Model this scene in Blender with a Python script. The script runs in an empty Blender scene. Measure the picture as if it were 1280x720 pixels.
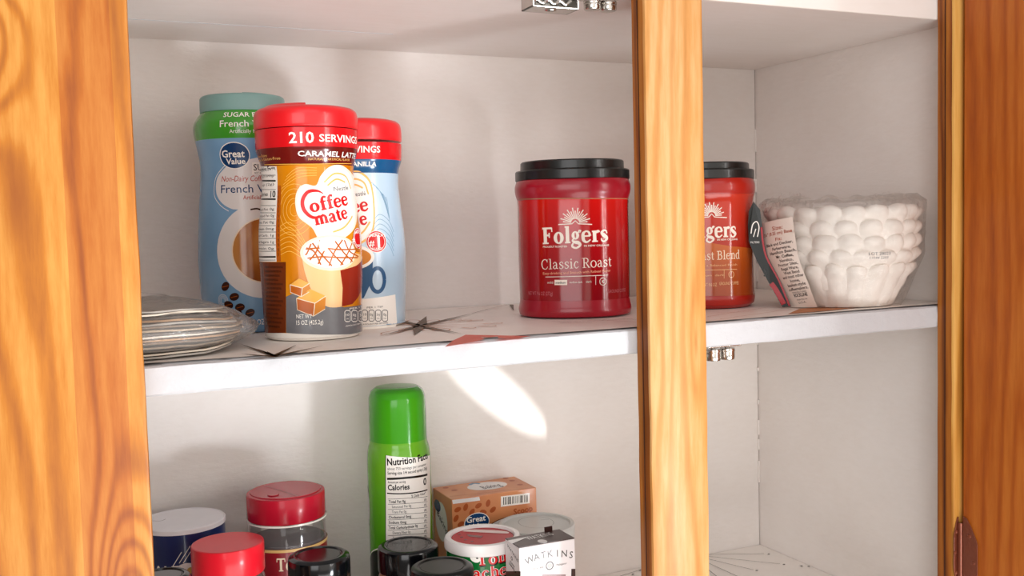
import bpy, bmesh, math, random
from mathutils import Vector, Matrix, noise
random.seed(7)
S = bpy.context.scene
C = S.collection
PI = math.pi

# ---------------------------------------------------------------- camera
YAW, PITCH, ROLL, FPX = .4320, .0618, -.0253, 1264.7
def cam_axes():
    cy, sy, cp, sp = math.cos(YAW), math.sin(YAW), math.cos(PITCH), math.sin(PITCH)
    f = Vector((sy*cp, cy*cp, -sp)); r = Vector((cy, -sy, 0)); u = r.cross(f)
    c, s = math.cos(ROLL), math.sin(ROLL)
    return c*r + s*u, -s*r + c*u, f
CR, CU, CF = cam_axes()
cd = bpy.data.cameras.new('camera'); cam = bpy.data.objects.new('camera', cd); C.objects.link(cam)
m = Matrix((CR, CU, -CF)).transposed().to_4x4(); cam.matrix_world = m
cd.sensor_width = 36; cd.lens = 36*FPX/1280; cd.clip_start = .02; cd.clip_end = 50
S.camera = cam
S.view_settings.view_transform = 'Standard'; S.view_settings.look = 'None'
S.view_settings.exposure = 0.12; S.view_settings.gamma = 1
S.view_settings.use_curve_mapping = False
S.cycles.max_bounces = 16; S.cycles.diffuse_bounces = 8; S.cycles.transparent_max_bounces = 16

# ---------------------------------------------------------------- world and lights
w = bpy.data.worlds.new('world'); S.world = w; w.use_nodes = True
w.node_tree.nodes['Background'].inputs[0].default_value = (1.0, .93, .85, 1)
w.node_tree.nodes['Background'].inputs[1].default_value = .30
def area(name, loc, aim, sx, sy, energy, col=(1, 1, 1), spread=180, roll=0):
    l = bpy.data.lights.new(name, 'AREA'); l.shape = 'RECTANGLE'; l.size = sx; l.size_y = sy
    l.energy = energy; l.color = col; l.spread = math.radians(spread)
    o = bpy.data.objects.new(name, l); C.objects.link(o); o.location = loc
    q = (Vector(aim)-Vector(loc)).to_track_quat('-Z', 'Y')
    o.rotation_mode = 'QUATERNION'; o.rotation_quaternion = q @ Matrix.Rotation(roll, 3, 'Z').to_quaternion()
    return o
AIM = (.38, .75, -.05)
area('window_daylight_right', (1.30, -1.25, .35), AIM, .06, 1.3, 6, (1, .985, .97))
area('window_daylight_far_right', (1.50, -1.14, .35), AIM, .03, 1.3, 3.5, (1, .985, .97))
area('window_daylight_overhead', (-.05, -.95, 1.05), AIM, 1.7, .7, 5, (.98, .98, 1))
area('front_fill', (1.0, -2.0, .15), (.25, .9, .0), 3.2, 1.6, 17, (1, .91, .81))  # added broad fill behind the camera, lightens the back wall
area('left_fill', (-1.15, -1.6, .25), (.45, .8, .0), 1.3, 1.5, 20, (.98, .97, .97))  # second added fill, reaches the right wall from the left
area('low_front_fill', (.45, -.75, -1.0), AIM, 1.7, .7, 17, (1, .97, .95))  # added fill from below, lifts the shelf undersides
ss = bpy.data.lights.new('sun_streak', 'SPOT'); ss.energy = 75; ss.shadow_soft_size = .006; ss.spot_size = math.radians(6.6); ss.spot_blend = .35; ss.color = (1, .99, .97)
st_ = bpy.data.objects.new('sun_streak', ss); C.objects.link(st_); st_.location = (.135, -.50, -.165); st_.scale = (1, .24, 1)
st_.rotation_mode = 'QUATERNION'; st_.rotation_quaternion = (Vector((.400, .92, -.163))-Vector(st_.location)).to_track_quat('-Z', 'Y') @ Matrix.Rotation(math.radians(-42), 3, 'Z').to_quaternion()
# low sun thrown back up from the counter in front of the cupboard, a soft-edged patch from the lower right
sl = bpy.data.lights.new('sunlit_counter_bounce', 'SPOT'); sl.energy = 46; sl.shadow_soft_size = .11; sl.spot_size = math.radians(21); sl.spot_blend = .6; sl.color = (.90, .95, 1.0)
so = bpy.data.objects.new('sunlit_counter_bounce', sl); C.objects.link(so); so.location = (1.02, -.62, -.62)
so.rotation_mode = 'QUATERNION'; so.rotation_quaternion = (Vector((.06, .9, .05))-Vector(so.location)).to_track_quat('-Z', 'Y')

# ---------------------------------------------------------------- materials
def lin(c):
    if isinstance(c, str): c = tuple(int(c[i:i+2], 16) for i in (0, 2, 4))
    return tuple(((v/255)/12.92 if v/255 <= .04045 else ((v/255+.055)/1.055)**2.4) for v in c)+(1,)
class NT:
    def __init__(s, name):
        s.m = bpy.data.materials.new(name); s.m.use_nodes = True; s.t = s.m.node_tree
        s.b = s.t.nodes['Principled BSDF']; s.out = s.t.nodes['Material Output']
    def n(s, typ, ins=None, **kw):
        nd = s.t.nodes.new(typ)
        for k, v in kw.items(): setattr(nd, k, v)
        for k, v in (ins or {}).items(): s.put(nd.inputs[k], v)
        return nd
    def put(s, sock, v):
        if isinstance(v, bpy.types.NodeSocket): s.t.links.new(v, sock)
        else: sock.default_value = v
    def math(s, op, a, b=0., c=0.):
        nd = s.n('ShaderNodeMath', {0: a, 1: b, 2: c}, operation=op); return nd.outputs[0]
    def pos(s, scale=(1, 1, 1), obj=False):
        tc = s.n('ShaderNodeTexCoord') if obj else s.n('ShaderNodeNewGeometry')
        mp = s.n('ShaderNodeMapping', {0: tc.outputs['Object' if obj else 'Position']}); mp.inputs['Scale'].default_value = scale
        return mp.outputs[0]
    def noise(s, vec, scale, detail=3, rough=.5, dist=0.):
        return s.n('ShaderNodeTexNoise', {'Vector': vec, 'Scale': scale, 'Detail': detail, 'Roughness': rough, 'Distortion': dist}).outputs['Fac']
    def ramp(s, fac, stops):
        r = s.n('ShaderNodeValToRGB', {0: fac}); e = r.color_ramp.elements
        while len(e) < len(stops): e.new(.5)
        for el, (p_, c) in zip(e, stops): el.position = p_; el.color = lin(c)
        return r.outputs[0]
    def bump(s, h, strength, dist=.001):
        b = s.n('ShaderNodeBump', {'Height': h, 'Strength': strength, 'Distance': dist}); s.put(s.b.inputs['Normal'], b.outputs[0])
_M = {}
def plain(name, col, rough=.35, metal=0., coat=0., trans=0., ior=1.45, bump=0., bs=200, spec=.5, sss=0, var=.06):
    if name in _M: return _M[name]
    t = NT(name); c = lin(col)
    v = t.pos()
    n = t.noise(v, 60, 3)
    lo = tuple(x*(1-var) for x in c[:3])+(1,); hi = tuple(min(1, x*(1+var)) for x in c[:3])+(1,)
    mx = t.n('ShaderNodeMix', {'Factor': n}, data_type='RGBA'); mx.inputs['A'].default_value = lo; mx.inputs['B'].default_value = hi
    t.put(t.b.inputs['Base Color'], mx.outputs['Result'])
    t.b.inputs['Roughness'].default_value = rough; t.b.inputs['Metallic'].default_value = metal
    t.b.inputs['Coat Weight'].default_value = coat; t.b.inputs['Transmission Weight'].default_value = trans
    t.b.inputs['IOR'].default_value = ior; t.b.inputs['Specular IOR Level'].default_value = spec
    if bump: t.bump(t.noise(v, bs, 4), bump, .0006)
    _M[name] = t.m; return t.m
def paint(name, col, warm, scale, bstr, axis=(1, 1, 1)):
    t = NT(name)
    v = t.pos(axis)
    n1 = t.noise(t.pos(), 7, 4); n2 = t.noise(v, scale, 5, .6)
    f = t.math('MULTIPLY_ADD', n2, .3, t.math('MULTIPLY', n1, .7))
    t.put(t.b.inputs['Base Color'], t.ramp(f, [(.3, warm), (.62, col)]))
    t.b.inputs['Roughness'].default_value = .5; t.b.inputs['Specular IOR Level'].default_value = .35
    t.bump(t.math('ADD', n2, t.math('MULTIPLY', t.noise(t.pos(), 45, 3), .8)), bstr, .0012)
    return t.m
def wood(name, dark, mid, light, knots=(), freq=150, zs=.10, rw=.34, rough=.42, seed=0., swap=False, coat=.06, stripes=()):
    t = NT(name)
    g = t.n('ShaderNodeNewGeometry').outputs['Position']
    sp = t.n('ShaderNodeSeparateXYZ', {0: g}); x, y, z = sp.outputs
    if swap: x, y = y, x
    cmb = t.n('ShaderNodeCombineXYZ', {0: t.math('MULTIPLY_ADD', x, 1., seed), 1: t.math('MULTIPLY', y, 1.), 2: t.math('MULTIPLY', z, zs)}).outputs[0]
    big = t.noise(cmb, 22, 3, .5, .4)
    fine = t.noise(cmb, 260, 4, .65)
    fl = t.math('MULTIPLY_ADD', big, .060, x)
    for (kx, kz, amp, sx, sz) in knots:
        dx = t.math('DIVIDE', t.math('SUBTRACT', x, kx), sx); dz = t.math('DIVIDE', t.math('SUBTRACT', z, kz), sz)
        d2 = t.math('ADD', t.math('MULTIPLY', dx, dx), t.math('MULTIPLY', dz, dz))
        e = t.math('EXPONENT', t.math('MULTIPLY', d2, -1.)); fl = t.math('MULTIPLY_ADD', e, amp, fl)
    ring = t.math('MULTIPLY_ADD', t.math('SINE', t.math('MULTIPLY', fl, freq*2)), .5, .5)
    ring = t.math('POWER', ring, 2.2)
    f = t.math('ADD', t.math('MULTIPLY', ring, rw), t.math('ADD', t.math('MULTIPLY', fine, .42), t.math('MULTIPLY', big, .36)))
    col = t.ramp(f, [(.30, light), (.52, mid), (.86, dark)])
    for (kx, kz, amp, sx, sz) in knots:
        dx = t.math('DIVIDE', t.math('SUBTRACT', x, kx), sx*.22); dz = t.math('DIVIDE', t.math('SUBTRACT', z, kz), sz*.2)
        d2 = t.math('ADD', t.math('MULTIPLY', dx, dx), t.math('MULTIPLY', dz, dz))
        e = t.math('MULTIPLY', t.math('EXPONENT', t.math('MULTIPLY', d2, -1.)), .7)
        mx = t.n('ShaderNodeMix', {'Factor': e}, data_type='RGBA'); t.put(mx.inputs['A'], col); mx.inputs['B'].default_value = lin(dark); col = mx.outputs['Result']
    for (x0, x1, c_, k_) in stripes:      # glued-up boards of another tone
        a = t.math('MULTIPLY', t.math('GREATER_THAN', x, x0), t.math('LESS_THAN', x, x1))
        mx = t.n('ShaderNodeMix', {'Factor': t.math('MULTIPLY', a, k_)}, data_type='RGBA', blend_type='MULTIPLY'); t.put(mx.inputs['A'], col); mx.inputs['B'].default_value = lin(c_); col = mx.outputs['Result']
    t.put(t.b.inputs['Base Color'], col)
    t.b.inputs['Roughness'].default_value = rough; t.b.inputs['Coat Weight'].default_value = coat; t.b.inputs['Coat Roughness'].default_value = .22; t.b.inputs['Specular IOR Level'].default_value = .35
    t.bump(fine, .12, .0006)
    return t.m
def film(name, alpha=.8, rough=.08, tint='ffffff', bs=60, bstr=.6, haze=.0):
    t = NT(name); t.t.nodes.remove(t.b)
    gl = t.n('ShaderNodeBsdfGlossy', {'Color': lin('ffffff'), 'Roughness': rough})
    df = t.n('ShaderNodeBsdfTranslucent' if 0 else 'ShaderNodeBsdfDiffuse', {'Color': lin('f2eeea')})
    tr = t.n('ShaderNodeBsdfTransparent', {'Color': lin(tint)})
    nz = t.noise(t.pos(), bs, 4, .6, 1.2)
    bp = t.n('ShaderNodeBump', {'Height': nz, 'Strength': bstr, 'Distance': .004})
    t.t.links.new(bp.outputs[0], gl.inputs['Normal'])
    fr = t.n('ShaderNodeFresnel', {'IOR': 1.45}); t.t.links.new(bp.outputs[0], fr.inputs['Normal'])
    m1 = t.n('ShaderNodeMixShader', {0: haze, 1: tr.outputs[0], 2: df.outputs[0]})
    m2 = t.n('ShaderNodeMixShader', {0: t.math('MULTIPLY', fr.outputs[0], 1-alpha+.55), 1: m1.outputs[0], 2: gl.outputs[0]})
    t.t.links.new(m2.outputs[0], t.out.inputs[0]); return t.m

M_WALL = paint('white_wall_paint', 'f1ece8', 'eae3dd', 90, .35, (1, 1, 3))
M_CEIL = paint('white_shelf_underside_paint', 'f2ece8', 'ebe3dc', 70, .25, (.5, 3, 1))
M_EDGE = paint('glossy_white_edge_paint', 'c8c8cb', 'c2c2c6', 120, .8)
M_DARKGAP = plain('dark_gap', '3a3028', .9)
W_LEFT = wood('honey_wood_wide_stile', '8e4608', 'c07419', 'd89844', knots=((-.030, .112, .075, .026, .045), (.036, -.215, .07, .016, .050), (-.012, .02, .02, .03, .12)), freq=170, zs=.10, rw=.27, stripes=((.012, .040, 'd8a060', .5),))
W_MID = wood('honey_wood_centre_stile', 'b06c26', 'd29450', 'deb078', knots=((.436, -.09, .012, .006, .05),), freq=210, seed=3.1, zs=.09, rw=.20)
W_SIDE = wood('reddish_shaded_wood_edge', '5e2c0a', '9a5418', 'b87228', freq=260, seed=1.3, swap=True, zs=.05)  # darker red tone paints in the shade on the stile sides
W_RIGHT = wood('golden_wood_right_stile', '9a5e1c', 'd09240', 'e4b060', freq=180, seed=5.7, zs=.06)
W_DOOR = wood('amber_brown_door_wood', '84340a', 'b45c16', 'c87428', knots=((.535, -.09, .03, .03, .09),), freq=190, seed=2.2, swap=True, zs=.08, rw=.18)

# ---------------------------------------------------------------- object helpers
def tag(o, label=None, cat=None, group=None, kind=None):
    if label: o['label'] = label
    if cat: o['category'] = cat
    if group: o['group'] = group
    if kind: o['kind'] = kind
    return o
def empty(name, loc, label, cat, group=None):
    o = bpy.data.objects.new(name, None); C.objects.link(o); o.location = loc; o.empty_display_size = .01
    return tag(o, label, cat, group)
class MB:
    def __init__(s): s.v = []; s.f = []; s.mi = []; s.mats = []; s.flat = set()
    def mat(s, m):
        if m not in s.mats: s.mats.append(m)
        return s.mats.index(m)
    def add(s, vs, fs, m, flat=False):
        o = len(s.v); k = s.mat(m); s.v += [tuple(v) for v in vs]
        for f in fs:
            if flat: s.flat.add(len(s.f))
            s.f.append([i+o for i in f]); s.mi.append(k)
    def box(s, x0, x1, y0, y1, z0, z1, m):
        v = [(x, y, z) for z in (z0, z1) for y in (y0, y1) for x in (x0, x1)]
        s.add(v, [(0, 2, 3, 1), (4, 5, 7, 6), (0, 1, 5, 4), (2, 6, 7, 3), (0, 4, 6, 2), (1, 3, 7, 5)], m, True)
    def lathe(s, prof, cx, cy, n=64, mats=None, m=None, rf=None, cap0=True, cap1=True):
        vs = []; fs = {}
        for (z, r) in prof:
            for i in range(n):
                a = 2*PI*i/n; k = rf(a) if rf else 1
                vs.append((cx+r*k*math.cos(a), cy+r*k*math.sin(a), z))
        o = len(s.v); s.v += vs
        for j in range(len(prof)-1):
            mm = mats(.5*(prof[j][0]+prof[j+1][0])) if mats else m
            k = s.mat(mm)
            for i in range(n):
                s.f.append([o+j*n+i, o+j*n+(i+1) % n, o+(j+1)*n+(i+1) % n, o+(j+1)*n+i]); s.mi.append(k)
        if cap0: s.flat.add(len(s.f)); s.f.append([o+i for i in range(n)][::-1]); s.mi.append(s.mat(mats(prof[0][0]) if mats else m))
        if cap1: s.flat.add(len(s.f)); s.f.append([o+(len(prof)-1)*n+i for i in range(n)]); s.mi.append(s.mat(mats(prof[-1][0]) if mats else m))
    def tube(s, pts, r, m, n=8):
        vs = []; pts = [Vector(p) for p in pts]
        for i, p in enumerate(pts):
            d = (pts[min(i+1, len(pts)-1)]-pts[max(i-1, 0)]).normalized()
            a = d.orthogonal().normalized(); b = d.cross(a)
            for k in range(n): vs.append(p+r*(a*math.cos(2*PI*k/n)+b*math.sin(2*PI*k/n)))
        fs = [(i*n+k, i*n+(k+1) % n, (i+1)*n+(k+1) % n, (i+1)*n+k) for i in range(len(pts)-1) for k in range(n)]
        fs += [tuple(range(n))[::-1], tuple((len(pts)-1)*n+k for k in range(n))]
        s.add(vs, fs, m)
    def build(s, name, parent=None, loc=(0, 0, 0), smooth=True, bevel=0, seg=2, angle=35):
        me = bpy.data.meshes.new(name); L = Vector(loc)
        if parent is not None: L = Vector(parent['_base'])
        me.from_pydata([tuple(Vector(v)-L) for v in s.v], [], s.f)
        for mt in s.mats: me.materials.append(mt)
        for i, p in enumerate(me.polygons):
            p.material_index = s.mi[i]; p.use_smooth = smooth
        me.update(); me.validate()
        o = bpy.data.objects.new(name, me); C.objects.link(o)
        if bevel:
            b = o.modifiers.new('bevel', 'BEVEL'); b.width = bevel; b.segments = seg; b.limit_method = 'ANGLE'; b.angle_limit = .6; b.harden_normals = False
        if smooth:
            try: me.set_sharp_from_angle(angle=math.radians(angle))
            except Exception: pass
        if parent is None: o.location = L
        else: o.parent = parent
        return o
def thing(name, base, label, cat, group=None):
    o = empty(name, base, label, cat, group); o['_base'] = tuple(base); return o

# ---------------------------------------------------------------- numbers of the cabinet
YF, Y0, YB = .622, .640, .9197          # face-frame front, shelf front, back wall
ZC, ZS, ZSB, ZF = .1659, -.0788, -.0975, -.3726
XL, XR = -.115, .7291
def struct(name, b, **k): return tag(b.build(name, **k), kind='structure')
b = MB(); b.box(XL, XR-.0011, YB, YB+.010, ZF-.02, ZC+.02, M_WALL); struct('wall_back', b, smooth=False)
b = MB(); b.box(XR, XR+.015, Y0-.0005, YB+.03, ZF-.02, ZC+.15, M_WALL); struct('wall_right', b, smooth=False)
b = MB(); b.box(XL-.015, XL, Y0, YB+.03, ZF-.02, ZC+.15, M_WALL); struct('wall_left', b, smooth=False)
b = MB(); b.box(XL-.02, XR+.03, YB+.031, YB+.035, -.5, .4, M_DARKGAP); struct('wall_behind', b, smooth=False)  # dark backing added so no light shows through the corner gap
b = MB(); b.box(XL, XR-.0001, Y0, YB-.0003, ZC, ZC+.14, M_CEIL); struct('ceiling', b, smooth=False, bevel=.0012)
b = MB(); b.box(XL, XR-.0001, Y0, YB-.0003, ZF-.02, ZF, M_CEIL); struct('floor', b, smooth=False)
b = MB(); b.tube([(x, .838, ZC+.0003) for x in [-.1+.02*i for i in range(20)]], .0007, M_EDGE, 6); struct('trim_1', b)
# caulk bead down the back right corner, broken so the dark gap shows between pieces
b = MB()
for z0, z1 in ((.10, .075), (.045, .03), (.0, -.02), (-.05, -.07), (-.13, -.142), (-.168, -.172), (-.205, -.21), (-.228, -.245), (-.25, -.262), (-.275, -.30)):
    b.box(XR-.0022, XR+.0002, YB-.0012, YB+.001, min(z0, z1), max(z0, z1), M_WALL)
struct('trim_2', b, smooth=False)
# middle shelf board with a wavy painted front edge
def shelf_board():
    b = MB(); n = 150; rows = []
    for i in range(n+1):
        x = XL+.0003+(XR-XL-.0006)*i/n
        wv = lambda k, a=.0006: a*noise.noise(Vector((x*40, k*3.7, .3)))
        rows.append([(x, YB-.0004, ZSB), (x, Y0+.001, ZSB+wv(1)*.4), (x, Y0-.0002+wv(2), ZSB+.0012+wv(3)), (x, Y0-.0006+wv(4), .5*(ZS+ZSB)), (x, Y0-.0002+wv(5), ZS-.0014+wv(6)), (x, Y0+.0012, ZS-.0003), (x, YB-.0004, ZS)])
    vs = [p for r in rows for p in r]; k = 7
    fs = [(i*k+j, i*k+(j+1) % k, (i+1)*k+(j+1) % k, (i+1)*k+j) for i in range(n) for j in range(k)]
    fs += [tuple(range(k))[::-1], tuple(n*k+j for j in range(k))]
    b.add(vs, fs, M_EDGE)
    return b.build('cabinet_shelf', loc=(.3, Y0, ZSB))
tag(shelf_board(), 'white painted middle shelf board with thick glossy front edge', 'shelf')

# face frame: three stiles and the rails above and below the picture
ff = thing('kitchen_cabinet', (.3, YF, ZF-.06), 'honey wood kitchen cabinet front with three upright stiles and an open door', 'cabinet')
def stile(x0, x1, front, side, seed, nm='stile'):
    b = MB(); n = 60; zs = [ZF-.06+(.64)*i/n for i in range(n+1)]
    for z in zs:
        e = .0006*noise.noise(Vector((seed, z*30, 0))); g = .0006*noise.noise(Vector((seed+9, z*25, 0)))
        c = .0022
        b.v += [(x0+e*.5, Y0-.0009, z), (x0+e, YF+c, z), (x0+c*.35+e, YF+c*.3, z), (x0+c+e*.3, YF, z), (x1-c*1.2+g*.3, YF, z), (x1-c*.3+g, YF+c*.3, z), (x1+g, YF+c, z), (x1+g*.5, Y0-.0009, z)]
    k = 8; kf, ks = b.mat(front), b.mat(side)
    for i in range(n):
        for j in range(k):
            b.f.append([i*k+j, i*k+(j+1) % k, (i+1)*k+(j+1) % k, (i+1)*k+j]); b.mi.append(ks if j in (0, 7) else kf)
    return b.build(nm, ff)
stile(-.23, .0500, W_LEFT, W_LEFT, 1)
o = stile(.3957, .4463, W_MID, W_SIDE, 4); tag(o, 'narrow honey wood centre stile')
stile(.7003, .7320, W_RIGHT, W_SIDE, 8)
b = MB(); b.box(-.23, .7320, YF+.0005, Y0-.001, .225, .28, W_LEFT); b.build('rail', ff, smooth=False)
b = MB(); b.box(-.23, .7320, YF+.0005, Y0-.001, ZF-.06, ZF-.022, W_LEFT); b.build('rail', ff, smooth=False)
# grooves routed in the inner faces of the stiles
for x in (.3957, .7003):
    b = MB(); b.box(x-.0005, x-.0001, YF+.0085, YF+.0095, ZF-.05, .24, plain('dark_brown_groove', '4a2208', .6)); b.build('groove', ff, smooth=False)

# open right-hand door
DX, DA = .7068, math.radians(3)
dr = ff
def dpt(t, nrm, z): # t along the door from hinge, nrm thickness
    d = Vector((math.sin(DA), -math.cos(DA), 0)); n_ = Vector((math.cos(DA), math.sin(DA), 0))
    return Vector((DX, YF-.004, z))+d*t+n_*nrm
b = MB()
vs = [dpt(t, k, z) for z in (ZF-.04, .27) for (t, k) in ((0, 0), (0, .019), (.34, .019), (.34, 0))]
b.add(vs, [(0, 1, 2, 3), (7, 6, 5, 4), (0, 4, 5, 1), (1, 5, 6, 2), (2, 6, 7, 3), (3, 7, 4, 0)], W_DOOR)
o = b.build('door', dr, smooth=False, bevel=.0015); tag(o, 'open amber brown wooden door on the right side')

# ---------------------------------------------------------------- pixel -> point helpers (used to place print on the real surfaces)
def ray(px, py): return CF+(px-640)/FPX*CR-(py-360)/FPX*CU
def on_z(px, py, z): d = ray(px, py); return d*(z/d.z)
def on_y(px, py, y): d = ray(px, py); return d*(y/d.y)
def on_x(px, py, x): d = ray(px, py); return d*(x/d.x)

def smooth_prof(pts, k=5):
    out = []; n = len(pts)
    for i in range(n-1):
        p0, p1, p2, p3 = pts[max(i-1, 0)], pts[i], pts[i+1], pts[min(i+2, n-1)]
        for j in range(k):
            t = j/k
            r = .5*((2*p1[1])+(-p0[1]+p2[1])*t+(2*p0[1]-5*p1[1]+4*p2[1]-p3[1])*t*t+(-p0[1]+3*p1[1]-3*p2[1]+p3[1])*t**3)
            out.append((p1[0]+(p2[0]-p1[0])*t, r))
    out.append(pts[-1]); return out
class Round:
    def __init__(s, cx, cy, prof, rf=None):
        s.c = Vector((cx, cy)); s.h = s.c.normalized(); s.rt = Vector((s.h.y, -s.h.x)); s.prof = prof; s.rf = rf
        s.R = max(r for z, r in prof)
    def rad(s, z, th=0):
        P = s.prof
        if z <= P[0][0]: r = P[0][1]
        elif z >= P[-1][0]: r = P[-1][1]
        else:
            for i in range(len(P)-1):
                if P[i][0] <= z <= P[i+1][0]:
                    r = P[i][1]+(P[i+1][1]-P[i][1])*(z-P[i][0])/max(1e-9, P[i+1][0]-P[i][0]); break
        return r*(s.rf(th) if s.rf else 1)
    def A(s, px, py):
        d = ray(px, py); dx = Vector((d.x, d.y)); z = d.z*s.c.length/dx.length; th = 0
        for _ in range(12):
            R = s.rad(z, th); a = dx.dot(dx); bb = dx.dot(s.c); cc = s.c.dot(s.c)-R*R
            D = max(0, bb*bb-a*cc); t = (bb-math.sqrt(D))/a; z = d.z*t
            v = dx*t-s.c; th = math.atan2(v.dot(s.rt), -v.dot(s.h))
        return th*s.R, z
    def M(s, u, v, e):
        th = u/s.R; r = s.rad(v, th)+e
        q = s.c+r*(-s.h*math.cos(th)+s.rt*math.sin(th)); return Vector((q.x, q.y, v))
    def px(s): return s.c.length*1.0/FPX
    def world_rf(s):   # radius factor as function of world angle for lathe
        a0 = math.atan2(-s.h.y, -s.h.x)
        return (lambda a: s.rf(a-a0)) if s.rf else None
class Plane:
    def __init__(s, o, U, V): s.o = Vector(o); s.U = Vector(U).normalized(); s.V = Vector(V).normalized(); s.N = s.U.cross(s.V).normalized(); s.R = 1
    def A(s, px, py):
        d = ray(px, py); P = d*(s.o.dot(s.N)/d.dot(s.N)); q = P-s.o; return q.dot(s.U), q.dot(s.V)
    def M(s, u, v, e): return s.o+s.U*u+s.V*v+s.N*e

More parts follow.
